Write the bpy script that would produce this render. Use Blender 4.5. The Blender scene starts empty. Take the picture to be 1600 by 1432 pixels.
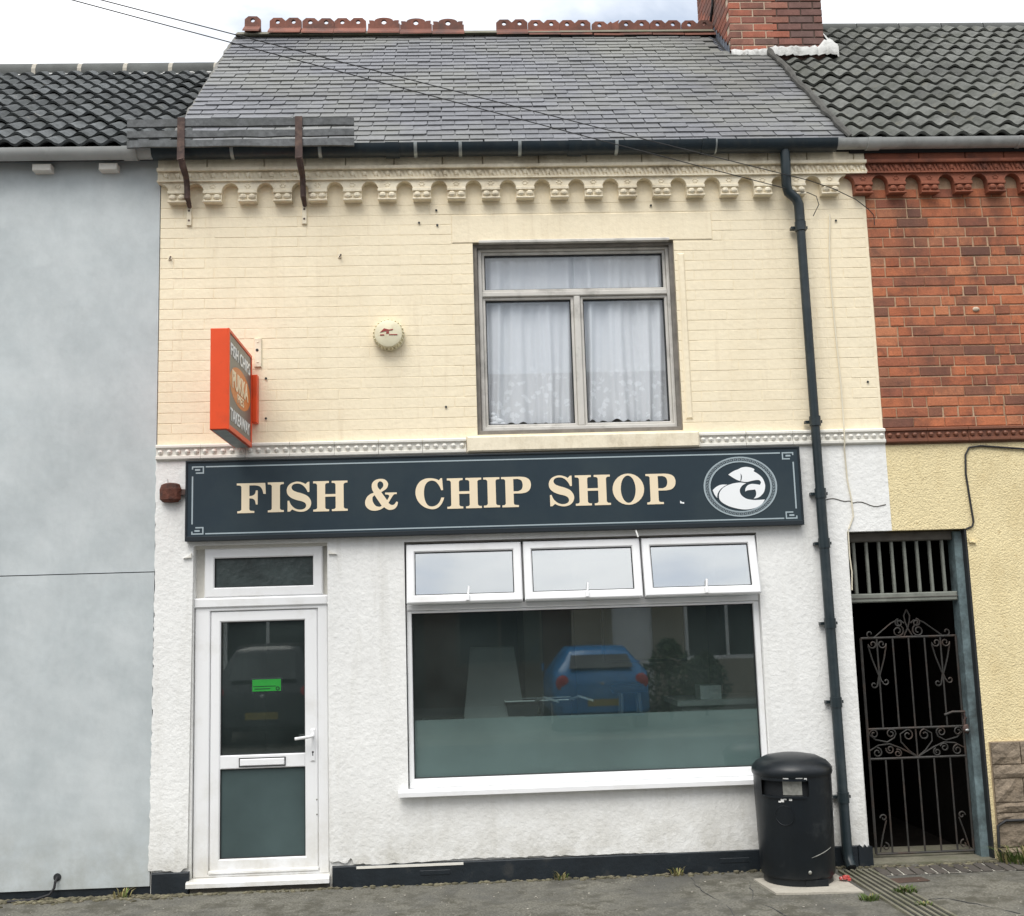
import bpy, math, random
from mathutils import Matrix, Vector
R = random.Random(7)
C = bpy.context.scene.collection
SC = bpy.context.scene
rad = math.radians

# ------------------------------------------------------------------ camera
cam_d = bpy.data.cameras.new('camera'); cam = bpy.data.objects.new('camera', cam_d); C.objects.link(cam)
cam_d.sensor_fit = 'HORIZONTAL'; cam_d.sensor_width = 36.0; cam_d.lens = 1750 / 1600 * 36.0
cam_d.clip_start = 0.05; cam_d.clip_end = 600
yaw, pit, rol = 0.04597915, 0.14246433, -0.0305701
cs, sn = math.cos(yaw), math.sin(yaw)
fw = Vector((sn * math.cos(pit), cs * math.cos(pit), math.sin(pit)))
rt = Vector((cs, -sn, 0)); up = rt.cross(fw)
rt2 = math.cos(rol) * rt + math.sin(rol) * up
up2 = -math.sin(rol) * rt + math.cos(rol) * up
m = Matrix((rt2, up2, -fw)).transposed().to_4x4()
m.translation = Vector((0, -8.0366, 1.72))
cam.matrix_world = m
SC.camera = cam

# ------------------------------------------------------------------ world, sun, exposure
SUN_EL, SUN_AZ = rad(56), rad(-158)      # azimuth measured from +Y, clockwise seen from above
wd = bpy.data.worlds.new('World'); SC.world = wd; wd.use_nodes = True
nt = wd.node_tree; nt.nodes.clear()
def N(t, typ, **kw):
    n = t.nodes.new(typ)
    for k, v in kw.items(): setattr(n, k, v)
    return n
wo = N(nt, 'ShaderNodeOutputWorld'); bg = N(nt, 'ShaderNodeBackground'); bg2 = N(nt, 'ShaderNodeBackground')
sky = N(nt, 'ShaderNodeTexSky', sky_type='NISHITA', sun_disc=False)
sky.sun_elevation = SUN_EL; sky.sun_rotation = SUN_AZ; sky.air_density = 1.0; sky.dust_density = 2.0
tc = N(nt, 'ShaderNodeTexCoord')
mp = N(nt, 'ShaderNodeMapping'); mp.inputs['Scale'].default_value = (1.0, 1.0, 2.2); mp.inputs['Location'].default_value = (0.35, 0.1, 0.6)
nz = N(nt, 'ShaderNodeTexNoise'); nz.inputs['Scale'].default_value = 3.6; nz.inputs['Detail'].default_value = 7; nz.inputs['Roughness'].default_value = 0.55
nz.inputs['Distortion'].default_value = 0.35
nt.links.new(tc.outputs['Generated'], mp.inputs[0]); nt.links.new(mp.outputs[0], nz.inputs['Vector'])
cr = N(nt, 'ShaderNodeValToRGB'); cr.color_ramp.elements[0].position = 0.30; cr.color_ramp.elements[0].color = (0.60, 0.65, 0.72, 1)
cr.color_ramp.elements[1].position = 0.57; cr.color_ramp.elements[1].color = (0.97, 0.98, 1.0, 1)
nt.links.new(nz.outputs['Fac'], cr.inputs[0])
# overcast luminance grows towards the zenith (1 + 2 sin elevation)
sx = N(nt, 'ShaderNodeSeparateXYZ'); nt.links.new(tc.outputs['Generated'], sx.inputs[0])
mx = N(nt, 'ShaderNodeMath', operation='MAXIMUM'); nt.links.new(sx.outputs['Z'], mx.inputs[0]); mx.inputs[1].default_value = 0.0
ma = N(nt, 'ShaderNodeMath', operation='MULTIPLY_ADD'); nt.links.new(mx.outputs[0], ma.inputs[0]); ma.inputs[1].default_value = 0.78; ma.inputs[2].default_value = 0.40
nt.links.new(cr.outputs[0], bg.inputs[0]); nt.links.new(ma.outputs[0], bg.inputs[1])
nt.links.new(sky.outputs[0], bg2.inputs[0]); bg2.inputs[1].default_value = 0.09
mxs = N(nt, 'ShaderNodeMixShader')
hole = N(nt, 'ShaderNodeMapRange'); hole.inputs['From Min'].default_value = 0.30; hole.inputs['From Max'].default_value = 0.46
hole.inputs['To Min'].default_value = 0.40; hole.inputs['To Max'].default_value = 0.03
nt.links.new(nz.outputs['Fac'], hole.inputs['Value'])
nt.links.new(hole.outputs[0], mxs.inputs[0]); nt.links.new(bg.outputs[0], mxs.inputs[1]); nt.links.new(bg2.outputs[0], mxs.inputs[2])
nt.links.new(mxs.outputs[0], wo.inputs[0])

sd = bpy.data.lights.new('sun', 'SUN'); sun = bpy.data.objects.new('sun', sd); C.objects.link(sun)
sd.energy = 1.2; sd.angle = rad(36); sd.color = (1.0, 0.965, 0.9)
d = Vector((math.sin(SUN_AZ) * math.cos(SUN_EL), math.cos(SUN_AZ) * math.cos(SUN_EL), math.sin(SUN_EL)))
sun.rotation_euler = d.to_track_quat('Z', 'Y').to_euler(); sun.location = d * 30
vs = SC.view_settings
SC.display_settings.display_device = 'sRGB'
vs.view_transform = 'Standard'; vs.look = 'None'; vs.gamma = 1.0; vs.use_curve_mapping = False
vs.exposure = 0.97
SC.render.engine = 'CYCLES'
SC.cycles.max_bounces = 10; SC.cycles.transparent_max_bounces = 12; SC.cycles.use_denoising = True

# ------------------------------------------------------------------ materials
def mat(name, col, rough=0.7, var=0.12, vs=3.0, fine=0.0, fs=60.0, bump=0.0, bs=40.0, bdist=0.004, rand=0.0, metal=0.0,
        spec=0.4, dirt=None, damt=0.4, ds=1.5, dlo=0.5, dhi=0.68, ramp=None, streak=False, bdetail=4, splash=None, broad=None, bamt=0.4, bsc=0.8):
    M = bpy.data.materials.new(name); M.use_nodes = True
    t = M.node_tree; b = t.nodes['Principled BSDF']
    b.inputs['Roughness'].default_value = rough; b.inputs['Metallic'].default_value = metal
    b.inputs['Specular IOR Level'].default_value = spec
    geo = N(t, 'ShaderNodeNewGeometry')
    def noise(scale, detail=4, vec=None, rgh=0.55):
        n = N(t, 'ShaderNodeTexNoise'); n.inputs['Scale'].default_value = scale; n.inputs['Detail'].default_value = detail
        n.inputs['Roughness'].default_value = rgh
        t.links.new(vec or geo.outputs['Position'], n.inputs['Vector']); return n.outputs['Fac']
    def mrange(v, a, b_, c, d_):
        n = N(t, 'ShaderNodeMapRange'); t.links.new(v, n.inputs['Value'])
        for k, x in zip(('From Min', 'From Max', 'To Min', 'To Max'), (a, b_, c, d_)): n.inputs[k].default_value = x
        return n.outputs[0]
    def scale(cs, v):
        n = N(t, 'ShaderNodeVectorMath', operation='SCALE'); t.links.new(cs, n.inputs[0]); t.links.new(v, n.inputs['Scale']); return n.outputs[0]
    rnd = None
    if rand or ramp:
        oi = N(t, 'ShaderNodeObjectInfo'); ad = N(t, 'ShaderNodeMath', operation='ADD')
        t.links.new(oi.outputs['Random'], ad.inputs[0]); t.links.new(geo.outputs['Random Per Island'], ad.inputs[1])
        fr = N(t, 'ShaderNodeMath', operation='FRACT'); t.links.new(ad.outputs[0], fr.inputs[0]); rnd = fr.outputs[0]
    if ramp:
        rp = N(t, 'ShaderNodeValToRGB'); el = rp.color_ramp.elements
        while len(el) < len(ramp): el.new(0.5)
        for i, c_ in enumerate(ramp): el[i].position = i / (len(ramp) - 1); el[i].color = (*c_, 1)
        t.links.new(rnd, rp.inputs[0]); cur = rp.outputs[0]
    else:
        rgb = N(t, 'ShaderNodeRGB'); rgb.outputs[0].default_value = (*col, 1); cur = rgb.outputs[0]
    if rand and not ramp: cur = scale(cur, mrange(rnd, 0, 1, 1 - rand, 1 + rand))
    if var: cur = scale(cur, mrange(noise(vs, 6), 0.3, 0.7, 1 - var, 1 + var))
    if fine: cur = scale(cur, mrange(noise(fs, 3), 0.3, 0.7, 1 - fine, 1 + fine))
    if dirt:
        vec = None
        if streak:
            mpn = N(t, 'ShaderNodeMapping'); mpn.inputs['Scale'].default_value = (6, 6, 0.5)
            t.links.new(geo.outputs['Position'], mpn.inputs[0]); vec = mpn.outputs[0]
        f_ = mrange(noise(ds, 7, vec, 0.65), dlo, dhi, 0, damt)
        mi = N(t, 'ShaderNodeMix', data_type='RGBA'); t.links.new(f_, mi.inputs['Factor']); t.links.new(cur, mi.inputs['A'])
        mi.inputs['B'].default_value = (*dirt, 1); cur = mi.outputs['Result']
    def over(cur, fac, c_):
        mi = N(t, 'ShaderNodeMix', data_type='RGBA'); t.links.new(fac, mi.inputs['Factor']); t.links.new(cur, mi.inputs['A']); mi.inputs['B'].default_value = (*c_, 1); return mi.outputs['Result']
    if broad:
        mpn = N(t, 'ShaderNodeMapping'); mpn.inputs['Scale'].default_value = (1.6, 1.6, 0.8); t.links.new(geo.outputs['Position'], mpn.inputs[0])
        cur = over(cur, mrange(noise(bsc, 9, mpn.outputs[0], 0.72), 0.47, 0.66, 0, bamt), broad)
    if splash:
        sp = N(t, 'ShaderNodeSeparateXYZ'); t.links.new(geo.outputs['Position'], sp.inputs[0])
        hz = mrange(sp.outputs['Z'], 0.0, 0.55, 1.0, 0.0); ns = mrange(noise(5, 7, None, 0.7), 0.35, 0.7, 0, 0.85)
        mu = N(t, 'ShaderNodeMath', operation='MULTIPLY'); t.links.new(hz, mu.inputs[0]); t.links.new(ns, mu.inputs[1]); cur = over(cur, mu.outputs[0], splash)
    t.links.new(cur, b.inputs['Base Color'])
    if bump:
        bp = N(t, 'ShaderNodeBump'); bp.inputs['Strength'].default_value = bump; bp.inputs['Distance'].default_value = bdist
        t.links.new(noise(bs, bdetail), bp.inputs['Height']); t.links.new(bp.outputs[0], b.inputs['Normal'])
    return M

YEL = (0.86, 0.758, 0.56)
M_yel = mat('cream_paint', YEL, 0.62, 0.03, 2.0, 0.025, 25, bump=0.55, bs=30, bdist=0.006, dirt=(0.52, 0.40, 0.25), damt=0.25, ds=2.4, dlo=0.55, dhi=0.75, streak=True, broad=(0.74, 0.62, 0.42), bamt=0.3, bsc=1.1)
M_yel2 = mat('cream_paint_moulding', (0.81, 0.73, 0.565), 0.62, 0.05, 3.0, 0.04, 30, bump=0.4, bs=60, bdist=0.004, dirt=(0.20, 0.15, 0.09), damt=0.6, ds=3.6, dlo=0.54, dhi=0.74, broad=(0.42, 0.33, 0.2), bamt=0.4, bsc=4)
M_white = mat('white_textured_render', (0.81, 0.81, 0.79), 0.7, 0.03, 1.3, 0.03, 30, bump=0.5, bs=36, bdist=0.011, dirt=(0.50, 0.48, 0.42), damt=0.4, ds=1.6, dlo=0.54, dhi=0.8, streak=True, bdetail=3, broad=(0.70, 0.695, 0.67), bamt=0.5, bsc=2.0, splash=(0.42, 0.40, 0.34))
M_white_s = mat('white_paint_moulding', (0.74, 0.72, 0.66), 0.6, 0.04, 3, 0.03, 40, bump=0.3, bs=50, dirt=(0.4, 0.36, 0.28), damt=0.35, ds=4, dlo=0.58, dhi=0.8)
M_grey = mat('grey_smooth_render', (0.46, 0.50, 0.51), 0.75, 0.07, 1.3, 0.06, 9, bump=0.4, bs=12, bdist=0.005, dirt=(0.61, 0.645, 0.65), damt=0.55, ds=2.2, dlo=0.42, dhi=0.66, broad=(0.39, 0.43, 0.44), bamt=0.4, bsc=1.6, splash=(0.33, 0.34, 0.31))
M_plinth = mat('black_plinth_paint', (0.011, 0.016, 0.021), 0.5, 0.25, 6, bump=0.5, bs=30, bdist=0.006, dirt=(0.07, 0.065, 0.055), damt=0.5, ds=6, dlo=0.58, dhi=0.75)
M_rough = mat('yellow_roughcast', (0.78, 0.66, 0.39), 0.85, 0.05, 2.5, 0.08, 70, broad=(0.60, 0.47, 0.24), bamt=0.5, bsc=1.8, splash=(0.3, 0.26, 0.16), bump=0.8, bs=85, bdist=0.012, dirt=(0.40, 0.27, 0.10), damt=0.55, ds=42, dlo=0.60, dhi=0.70, bdetail=2)
M_redm = mat('red_wall_mortar', (0.42, 0.27, 0.17), 0.9, 0.25, 8, 0.15, 60, bump=0.5, bs=90, dirt=(0.5, 0.36, 0.24), damt=0.8, ds=7, dlo=0.45, dhi=0.6)
M_brick = mat('red_brick', (0.36, 0.085, 0.04), 0.85, 0.16, 9, 0.12, 90, bump=0.7, bs=70, bdist=0.005,
              ramp=[(0.37, 0.116, 0.056), (0.48, 0.162, 0.074), (0.41, 0.132, 0.064), (0.51, 0.195, 0.095), (0.17, 0.078, 0.055), (0.42, 0.140, 0.068), (0.28, 0.098, 0.060)],
              dirt=(0.10, 0.050, 0.038), damt=0.7, ds=7, dlo=0.50, dhi=0.72, broad=(0.12, 0.058, 0.042), bamt=0.7, bsc=1.5)
M_redt = mat('red_terracotta_moulding', (0.25, 0.082, 0.045), 0.75, 0.15, 6, 0.1, 60, bump=0.4, bs=60, dirt=(0.06, 0.03, 0.025), damt=0.7, ds=4, dlo=0.5, dhi=0.7)
M_brownt = mat('brown_painted_moulding', (0.19, 0.072, 0.04), 0.6, 0.12, 6, bump=0.3, bs=60, dirt=(0.08, 0.04, 0.03), damt=0.5, ds=5)
M_chb = mat('chimney_brick', (0.3, 0.1, 0.06), 0.9, 0.18, 10, 0.1, 80, bump=0.6, bs=60, bdist=0.005,
            ramp=[(0.34, 0.115, 0.072), (0.19, 0.095, 0.075), (0.32, 0.14, 0.10), (0.40, 0.13, 0.08), (0.15, 0.09, 0.075), (0.28, 0.11, 0.08)],
            dirt=(0.08, 0.06, 0.05), damt=0.5, ds=4, dlo=0.5, dhi=0.7)
M_chb2 = mat('sooty_chimney_brick', (0.15, 0.08, 0.06), 0.9, 0.18, 10, 0.1, 80, bump=0.6, bs=60, bdist=0.005,
            ramp=[(0.17, 0.095, 0.08), (0.14, 0.088, 0.078), (0.21, 0.105, 0.085), (0.16, 0.088, 0.076), (0.12, 0.08, 0.072), (0.25, 0.105, 0.08)])
M_lime = mat('pale_mortar', (0.55, 0.44, 0.33), 0.9, 0.15, 8, 0.1, 60, bump=0.5, bs=60)
M_sootm = mat('sooty_mortar', (0.10, 0.07, 0.055), 0.95, 0.2, 8, bump=0.4, bs=60)
M_wmort = mat('white_flaunching_mortar', (0.58, 0.58, 0.56), 0.9, 0.1, 6, bump=0.8, bs=25, bdist=0.01, dirt=(0.24, 0.235, 0.22), damt=0.8, ds=9, dlo=0.48, dhi=0.68)
M_slate = mat('grey_slate', (0.132, 0.135, 0.147), 0.6, 0.14, 1.2, 0.14, 30, rand=0.15, bump=0.3, bs=30, bdist=0.003, dirt=(0.20, 0.20, 0.165), damt=0.6, ds=0.9, dlo=0.42, dhi=0.66, spec=0.45)
M_deck = mat('roof_underlay', (0.02, 0.02, 0.022), 0.9, 0)
M_tileL = mat('dark_concrete_pantile', (0.090, 0.096, 0.098), 0.9, 0.3, 3.5, 0.2, 40, rand=0.25, spec=0.15, broad=(0.05, 0.055, 0.05), bamt=0.6, bsc=3, bump=0.5, bs=45, bdist=0.004, dirt=(0.34, 0.32, 0.27), damt=0.55, ds=9, dlo=0.63, dhi=0.72)
M_tileR = mat('weathered_concrete_pantile', (0.125, 0.128, 0.118), 0.9, 0.28, 3.0, 0.2, 40, rand=0.22, spec=0.15, broad=(0.07, 0.075, 0.06), bamt=0.6, bsc=2.5, bump=0.5, bs=45, bdist=0.004, dirt=(0.20, 0.18, 0.12), damt=0.5, ds=5, dlo=0.58, dhi=0.75)
M_ridge = mat('terracotta_ridge', (0.19, 0.075, 0.052), 0.8, 0.2, 5, 0.1, 50, rand=0.2, bump=0.4, bs=50, dirt=(0.07, 0.05, 0.045), damt=0.75, ds=4, dlo=0.46, dhi=0.66)
M_ridgeg = mat('grey_ridge_tile', (0.10, 0.105, 0.10), 0.85, 0.2, 6, rand=0.15, bump=0.4, bs=50)
M_lead = mat('lead_flashing', (0.17, 0.19, 0.225), 0.5, 0.25, 8, metal=0.3, bump=0.3, bs=30, dirt=(0.4, 0.42, 0.44), damt=0.5, ds=9)
M_blkpl = mat('black_gutter_plastic', (0.016, 0.026, 0.034), 0.38, 0.15, 6, dirt=(0.06, 0.06, 0.055), damt=0.35, ds=4, streak=True)
M_pipe = mat('black_painted_iron', (0.017, 0.027, 0.032), 0.35, 0.2, 7, bump=0.2, bs=60, dirt=(0.06, 0.07, 0.07), damt=0.4, ds=5)
M_grypl = mat('grey_gutter_plastic', (0.40, 0.41, 0.40), 0.5, 0.1, 5, dirt=(0.12, 0.12, 0.11), damt=0.6, ds=4, dlo=0.52, dhi=0.75)
M_galv = mat('galvanised_clip', (0.35, 0.38, 0.38), 0.45, 0.2, 10, metal=0.5)
M_upvc = mat('white_upvc', (0.83, 0.835, 0.84), 0.3, 0.015, 2, spec=0.5, dirt=(0.55, 0.53, 0.47), damt=0.45, ds=4, dlo=0.52, dhi=0.8, splash=(0.55, 0.52, 0.45))
M_seal = mat('black_rubber_seal', (0.02, 0.022, 0.024), 0.6, 0)
M_alu = mat('aged_window_frame', (0.58, 0.56, 0.52), 0.5, 0.1, 5, dirt=(0.2, 0.19, 0.17), damt=0.5, ds=6, bump=0.15, bs=60)
M_lining = mat('grey_window_lining', (0.19, 0.175, 0.155), 0.8, 0.25, 10, bump=0.4, bs=50)
M_timber = mat('dark_grey_timber', (0.10, 0.092, 0.08), 0.8, 0.25, 10, bump=0.5, bs=50)
M_board = mat('navy_sign_board', (0.021, 0.036, 0.048), 0.38, 0.06, 2.0, spec=0.35, dirt=(0.034, 0.050, 0.058), damt=0.6, ds=1.2, dlo=0.45, dhi=0.6)
M_bedge = mat('black_sign_edge', (0.012, 0.018, 0.023), 0.45, 0.1)
M_silver = mat('grey_sign_print', (0.36, 0.43, 0.46), 0.5, 0.03)
M_ringc = mat('grey_ring_print', (0.26, 0.31, 0.335), 0.5, 0.03)
M_cream = mat('cream_lettering', (0.83, 0.70, 0.50), 0.5, 0.02)
M_letedge = mat('white_print', (0.83, 0.85, 0.86), 0.5, 0.02)
M_orange = mat('orange_sign_case', (0.75, 0.075, 0.014), 0.4, 0.05, 4, dirt=(0.35, 0.05, 0.02), damt=0.3, ds=6)
M_sgrey = mat('grey_sign_face', (0.135, 0.135, 0.125), 0.35, 0.03)
M_oval = mat('amber_sign_oval', (0.62, 0.20, 0.045), 0.4, 0.03)
M_bell = mat('cream_alarm_plastic', (0.74, 0.69, 0.50), 0.5, 0.05, 12, dirt=(0.4, 0.28, 0.12), damt=0.3, ds=14)
M_dred = mat('faded_red_print', (0.30, 0.05, 0.04), 0.6, 0.1)
M_rust = mat('rusted_iron', (0.075, 0.048, 0.042), 0.8, 0.35, 12, bump=0.6, bs=50, dirt=(0.20, 0.13, 0.10), damt=0.5, ds=14)
M_rustb = mat('rusted_brown_box', (0.10, 0.035, 0.022), 0.8, 0.35, 20, bump=0.8, bs=40, bdist=0.01, dirt=(0.03, 0.02, 0.018), damt=0.7, ds=16)
M_plank = mat('silvered_plank', (0.13, 0.136, 0.14), 0.85, 0.25, 5, 0.2, 40, rand=0.12, bump=0.6, bs=40, dirt=(0.07, 0.075, 0.07), damt=0.6, ds=6)
M_gate = mat('weathered_iron', (0.048, 0.046, 0.043), 0.6, 0.25, 14, metal=0.3, bump=0.4, bs=60, dirt=(0.10, 0.055, 0.035), damt=0.5, ds=8)
M_post = mat('pale_blue_timber', (0.12, 0.165, 0.175), 0.8, 0.3, 9, 0.2, 40, bump=0.6, bs=50, dirt=(0.04, 0.045, 0.045), damt=0.8, ds=6, dlo=0.45, dhi=0.65)
M_bars = mat('pale_transom_timber', (0.19, 0.20, 0.175), 0.8, 0.2, 10, bump=0.4, bs=50, dirt=(0.1, 0.1, 0.09), damt=0.5, ds=8)
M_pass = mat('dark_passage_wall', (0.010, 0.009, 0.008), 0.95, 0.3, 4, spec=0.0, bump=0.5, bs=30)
M_stone = mat('brown_cladding_stone', (0.20, 0.16, 0.118), 0.9, 0.25, 7, 0.2, 45, rand=0.15, bump=1.0, bs=22, bdist=0.02, dirt=(0.3, 0.23, 0.16), damt=0.5, ds=10)
M_stonem = mat('cladding_joint', (0.36, 0.28, 0.19), 0.9, 0.15, 10, bump=0.4, bs=60)
M_bin = mat('black_bin_plastic', (0.006, 0.009, 0.012), 0.36, 0.2, 6, bump=0.12, bs=40, dirt=(0.09, 0.095, 0.095), damt=0.35, ds=5, dlo=0.58, dhi=0.8)
M_binin = mat('bin_inside', (0.01, 0.012, 0.014), 0.8, 0)
M_zinc = mat('worn_zinc_plate', (0.30, 0.30, 0.27), 0.5, 0.3, 30, metal=0.4)
M_scuff = mat('white_scuff', (0.72, 0.72, 0.70), 0.8, 0.1)
M_conc = mat('pale_concrete', (0.43, 0.40, 0.34), 0.9, 0.1, 5, 0.08, 60, bump=0.4, bs=60, dirt=(0.2, 0.18, 0.15), damt=0.5, ds=5)
M_conc2 = mat('weathered_channel', (0.17, 0.16, 0.12), 0.9, 0.2, 6, 0.15, 60, bump=0.6, bs=60, dirt=(0.10, 0.11, 0.05), damt=0.6, ds=5)
M_sett = mat('dark_brick_paver', (0.085, 0.075, 0.065), 0.85, 0.2, 10, rand=0.25, bump=0.5, bs=50)
M_jnt = mat('patchy_joint', (0.06, 0.055, 0.045), 0.9, 0.3, 20, dirt=(0.5, 0.48, 0.42), damt=0.9, ds=9, dlo=0.52, dhi=0.58)
M_asph = mat('old_asphalt_pavement', (0.155, 0.148, 0.122), 0.9, 0.2, 1.6, 0.42, 65, bump=1.0, bs=80, bdist=0.010, dirt=(0.075, 0.07, 0.052), damt=0.85, ds=7, dlo=0.48, dhi=0.62, broad=(0.10, 0.098, 0.088), bamt=0.9, bsc=0.7)
M_road = mat('road_asphalt', (0.06, 0.06, 0.06), 0.9, 0.12, 1.5, 0.2, 90, bump=0.6, bs=110)
M_kerb = mat('grey_kerb', (0.30, 0.29, 0.27), 0.9, 0.15, 4, bump=0.4, bs=60)
M_soil = mat('ground_soil', (0.09, 0.085, 0.06), 0.95, 0.2, 0.5)
M_moss = mat('mossy_debris', (0.12, 0.11, 0.07), 0.95, 0.35, 12, rand=0.4, bump=0.8, bs=60, dirt=(0.28, 0.24, 0.18), damt=0.6, ds=18)
M_leaf = mat('grass_green', (0.085, 0.13, 0.03), 0.7, 0.3, 20, rand=0.4)
M_straw = mat('dry_grass', (0.22, 0.19, 0.08), 0.8, 0.3, 20, rand=0.3)
M_cableb = mat('black_cable', (0.02, 0.02, 0.022), 0.6, 0)
M_cablew = mat('painted_cable', (0.72, 0.66, 0.52), 0.6, 0.05)
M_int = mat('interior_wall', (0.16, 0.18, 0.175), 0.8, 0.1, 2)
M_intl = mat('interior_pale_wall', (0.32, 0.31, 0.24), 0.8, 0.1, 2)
M_intf = mat('interior_floor', (0.07, 0.075, 0.075), 0.5, 0.1, 2)
M_steel = mat('brushed_steel', (0.45, 0.47, 0.47), 0.4, 0.08, 4, metal=0.6)
M_hood = mat('grey_hood_enamel', (0.20, 0.21, 0.205), 0.5, 0.06, 4)
M_green = mat('green_notice', (0.025, 0.27, 0.04), 0.4, 0.08, 30)
M_red = mat('red_wrapper', (0.5, 0.07, 0.06), 0.5, 0.5, 40, dirt=(0.7, 0.6, 0.6), damt=0.8, ds=40)
M_oppd = mat('opposite_dark_brick', (0.11, 0.075, 0.06), 0.9, 0.15, 6)
M_opp = mat('opposite_house_render', (0.36, 0.32, 0.25), 0.85, 0.1, 2)
M_opproof = mat('opposite_house_roof', (0.10, 0.09, 0.085), 0.85, 0.2, 4)
M_oppw = mat('opposite_window_glass', (0.03, 0.04, 0.045), 0.08, 0, spec=0.6)
M_carw = mat('car_rear_glass', (0.07, 0.08, 0.085), 0.25, 0, spec=0.6)
M_carb = mat('blue_car_paint', (0.035, 0.25, 0.58), 0.22, 0.02, spec=0.6)
M_card = mat('dark_car_paint', (0.02, 0.022, 0.03), 0.22, 0.02, spec=0.6)
M_tyre = mat('tyre_rubber', (0.02, 0.02, 0.02), 0.8, 0.1)
M_lamp = mat('red_lamp_lens', (0.5, 0.02, 0.03), 0.15, 0, spec=0.7)
M_plate = mat('yellow_plate', (0.35, 0.27, 0.05), 0.5, 0)
M_hedge = mat('dark_shrub_leaf', (0.05, 0.09, 0.035), 0.7, 0.3, 10, rand=0.4)

def glass(name, tint, refl, rough=0.0, gain=1.8, haze=0.0):
    M = bpy.data.materials.new(name); M.use_nodes = True
    t = M.node_tree; t.nodes.clear()
    o = N(t, 'ShaderNodeOutputMaterial'); mixn = N(t, 'ShaderNodeMixShader')
    tr = N(t, 'ShaderNodeBsdfTransparent'); tr.inputs[0].default_value = (*tint, 1)
    gl = N(t, 'ShaderNodeBsdfGlossy'); gl.inputs['Roughness'].default_value = rough; gl.inputs[0].default_value = (0.95, 0.96, 0.95, 1)
    fr = N(t, 'ShaderNodeFresnel'); gb = N(t, 'ShaderNodeNewGeometry'); io = N(t, 'ShaderNodeMapRange')      # same reflectance from both sides of the pane
    io.inputs['To Min'].default_value = 1.5; io.inputs['To Max'].default_value = 1/1.5
    t.links.new(gb.outputs['Backfacing'], io.inputs['Value']); t.links.new(io.outputs[0], fr.inputs[0])
    mu = N(t, 'ShaderNodeMath', operation='MULTIPLY_ADD', use_clamp=True); t.links.new(fr.outputs[0], mu.inputs[0]); mu.inputs[1].default_value = gain; mu.inputs[2].default_value = refl
    t.links.new(mu.outputs[0], mixn.inputs[0]); t.links.new(tr.outputs[0], mixn.inputs[1]); t.links.new(gl.outputs[0], mixn.inputs[2]); 
    if haze:                                                    # pale diffuse haze mixed into the pane to lift its dark tones
        dz = N(t, 'ShaderNodeBsdfDiffuse'); dz.inputs[0].default_value = (0.40, 0.50, 0.49, 1); m2 = N(t, 'ShaderNodeMixShader')
        nz_ = N(t, 'ShaderNodeTexNoise'); nz_.inputs['Scale'].default_value = 2.2; nz_.inputs['Detail'].default_value = 6
        g2 = N(t, 'ShaderNodeNewGeometry'); t.links.new(g2.outputs['Position'], nz_.inputs['Vector'])
        mr = N(t, 'ShaderNodeMapRange'); t.links.new(nz_.outputs['Fac'], mr.inputs['Value'])
        for k, x in zip(('From Min', 'From Max', 'To Min', 'To Max'), (0.3, 0.7, haze*0.6, haze*1.4)): mr.inputs[k].default_value = x
        t.links.new(mr.outputs[0], m2.inputs[0]); t.links.new(mixn.outputs[0], m2.inputs[1]); t.links.new(dz.outputs[0], m2.inputs[2]); t.links.new(m2.outputs[0], o.inputs[0])
    else: t.links.new(mixn.outputs[0], o.inputs[0])
    return M
G_shop = glass('shop_glass', (0.86, 0.92, 0.91), 0.012, 0.012, 1.5, 0.028)
G_sash = glass('mirror_boost_glass', (0.55, 0.6, 0.6), 0.50, 0.02)  # mirror share raised above plain glass so the panes look brighter
G_up = glass('bedroom_glass', (0.985, 0.99, 1.0), 0.0, 0.0, 1.5)
M_frost = mat('frosted_film', (0.185, 0.222, 0.222), 0.45, 0.22, 1.3, spec=0.55)
M_frostd = mat('frosted_door_panel', (0.055, 0.082, 0.083), 0.3, 0.25, 2.0, spec=0.45)
M_obsc = mat('obscured_dark_glass', (0.045, 0.06, 0.06), 0.3, 0.3, 9, spec=0.5, bump=0.6, bs=22, bdist=0.01)

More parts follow.
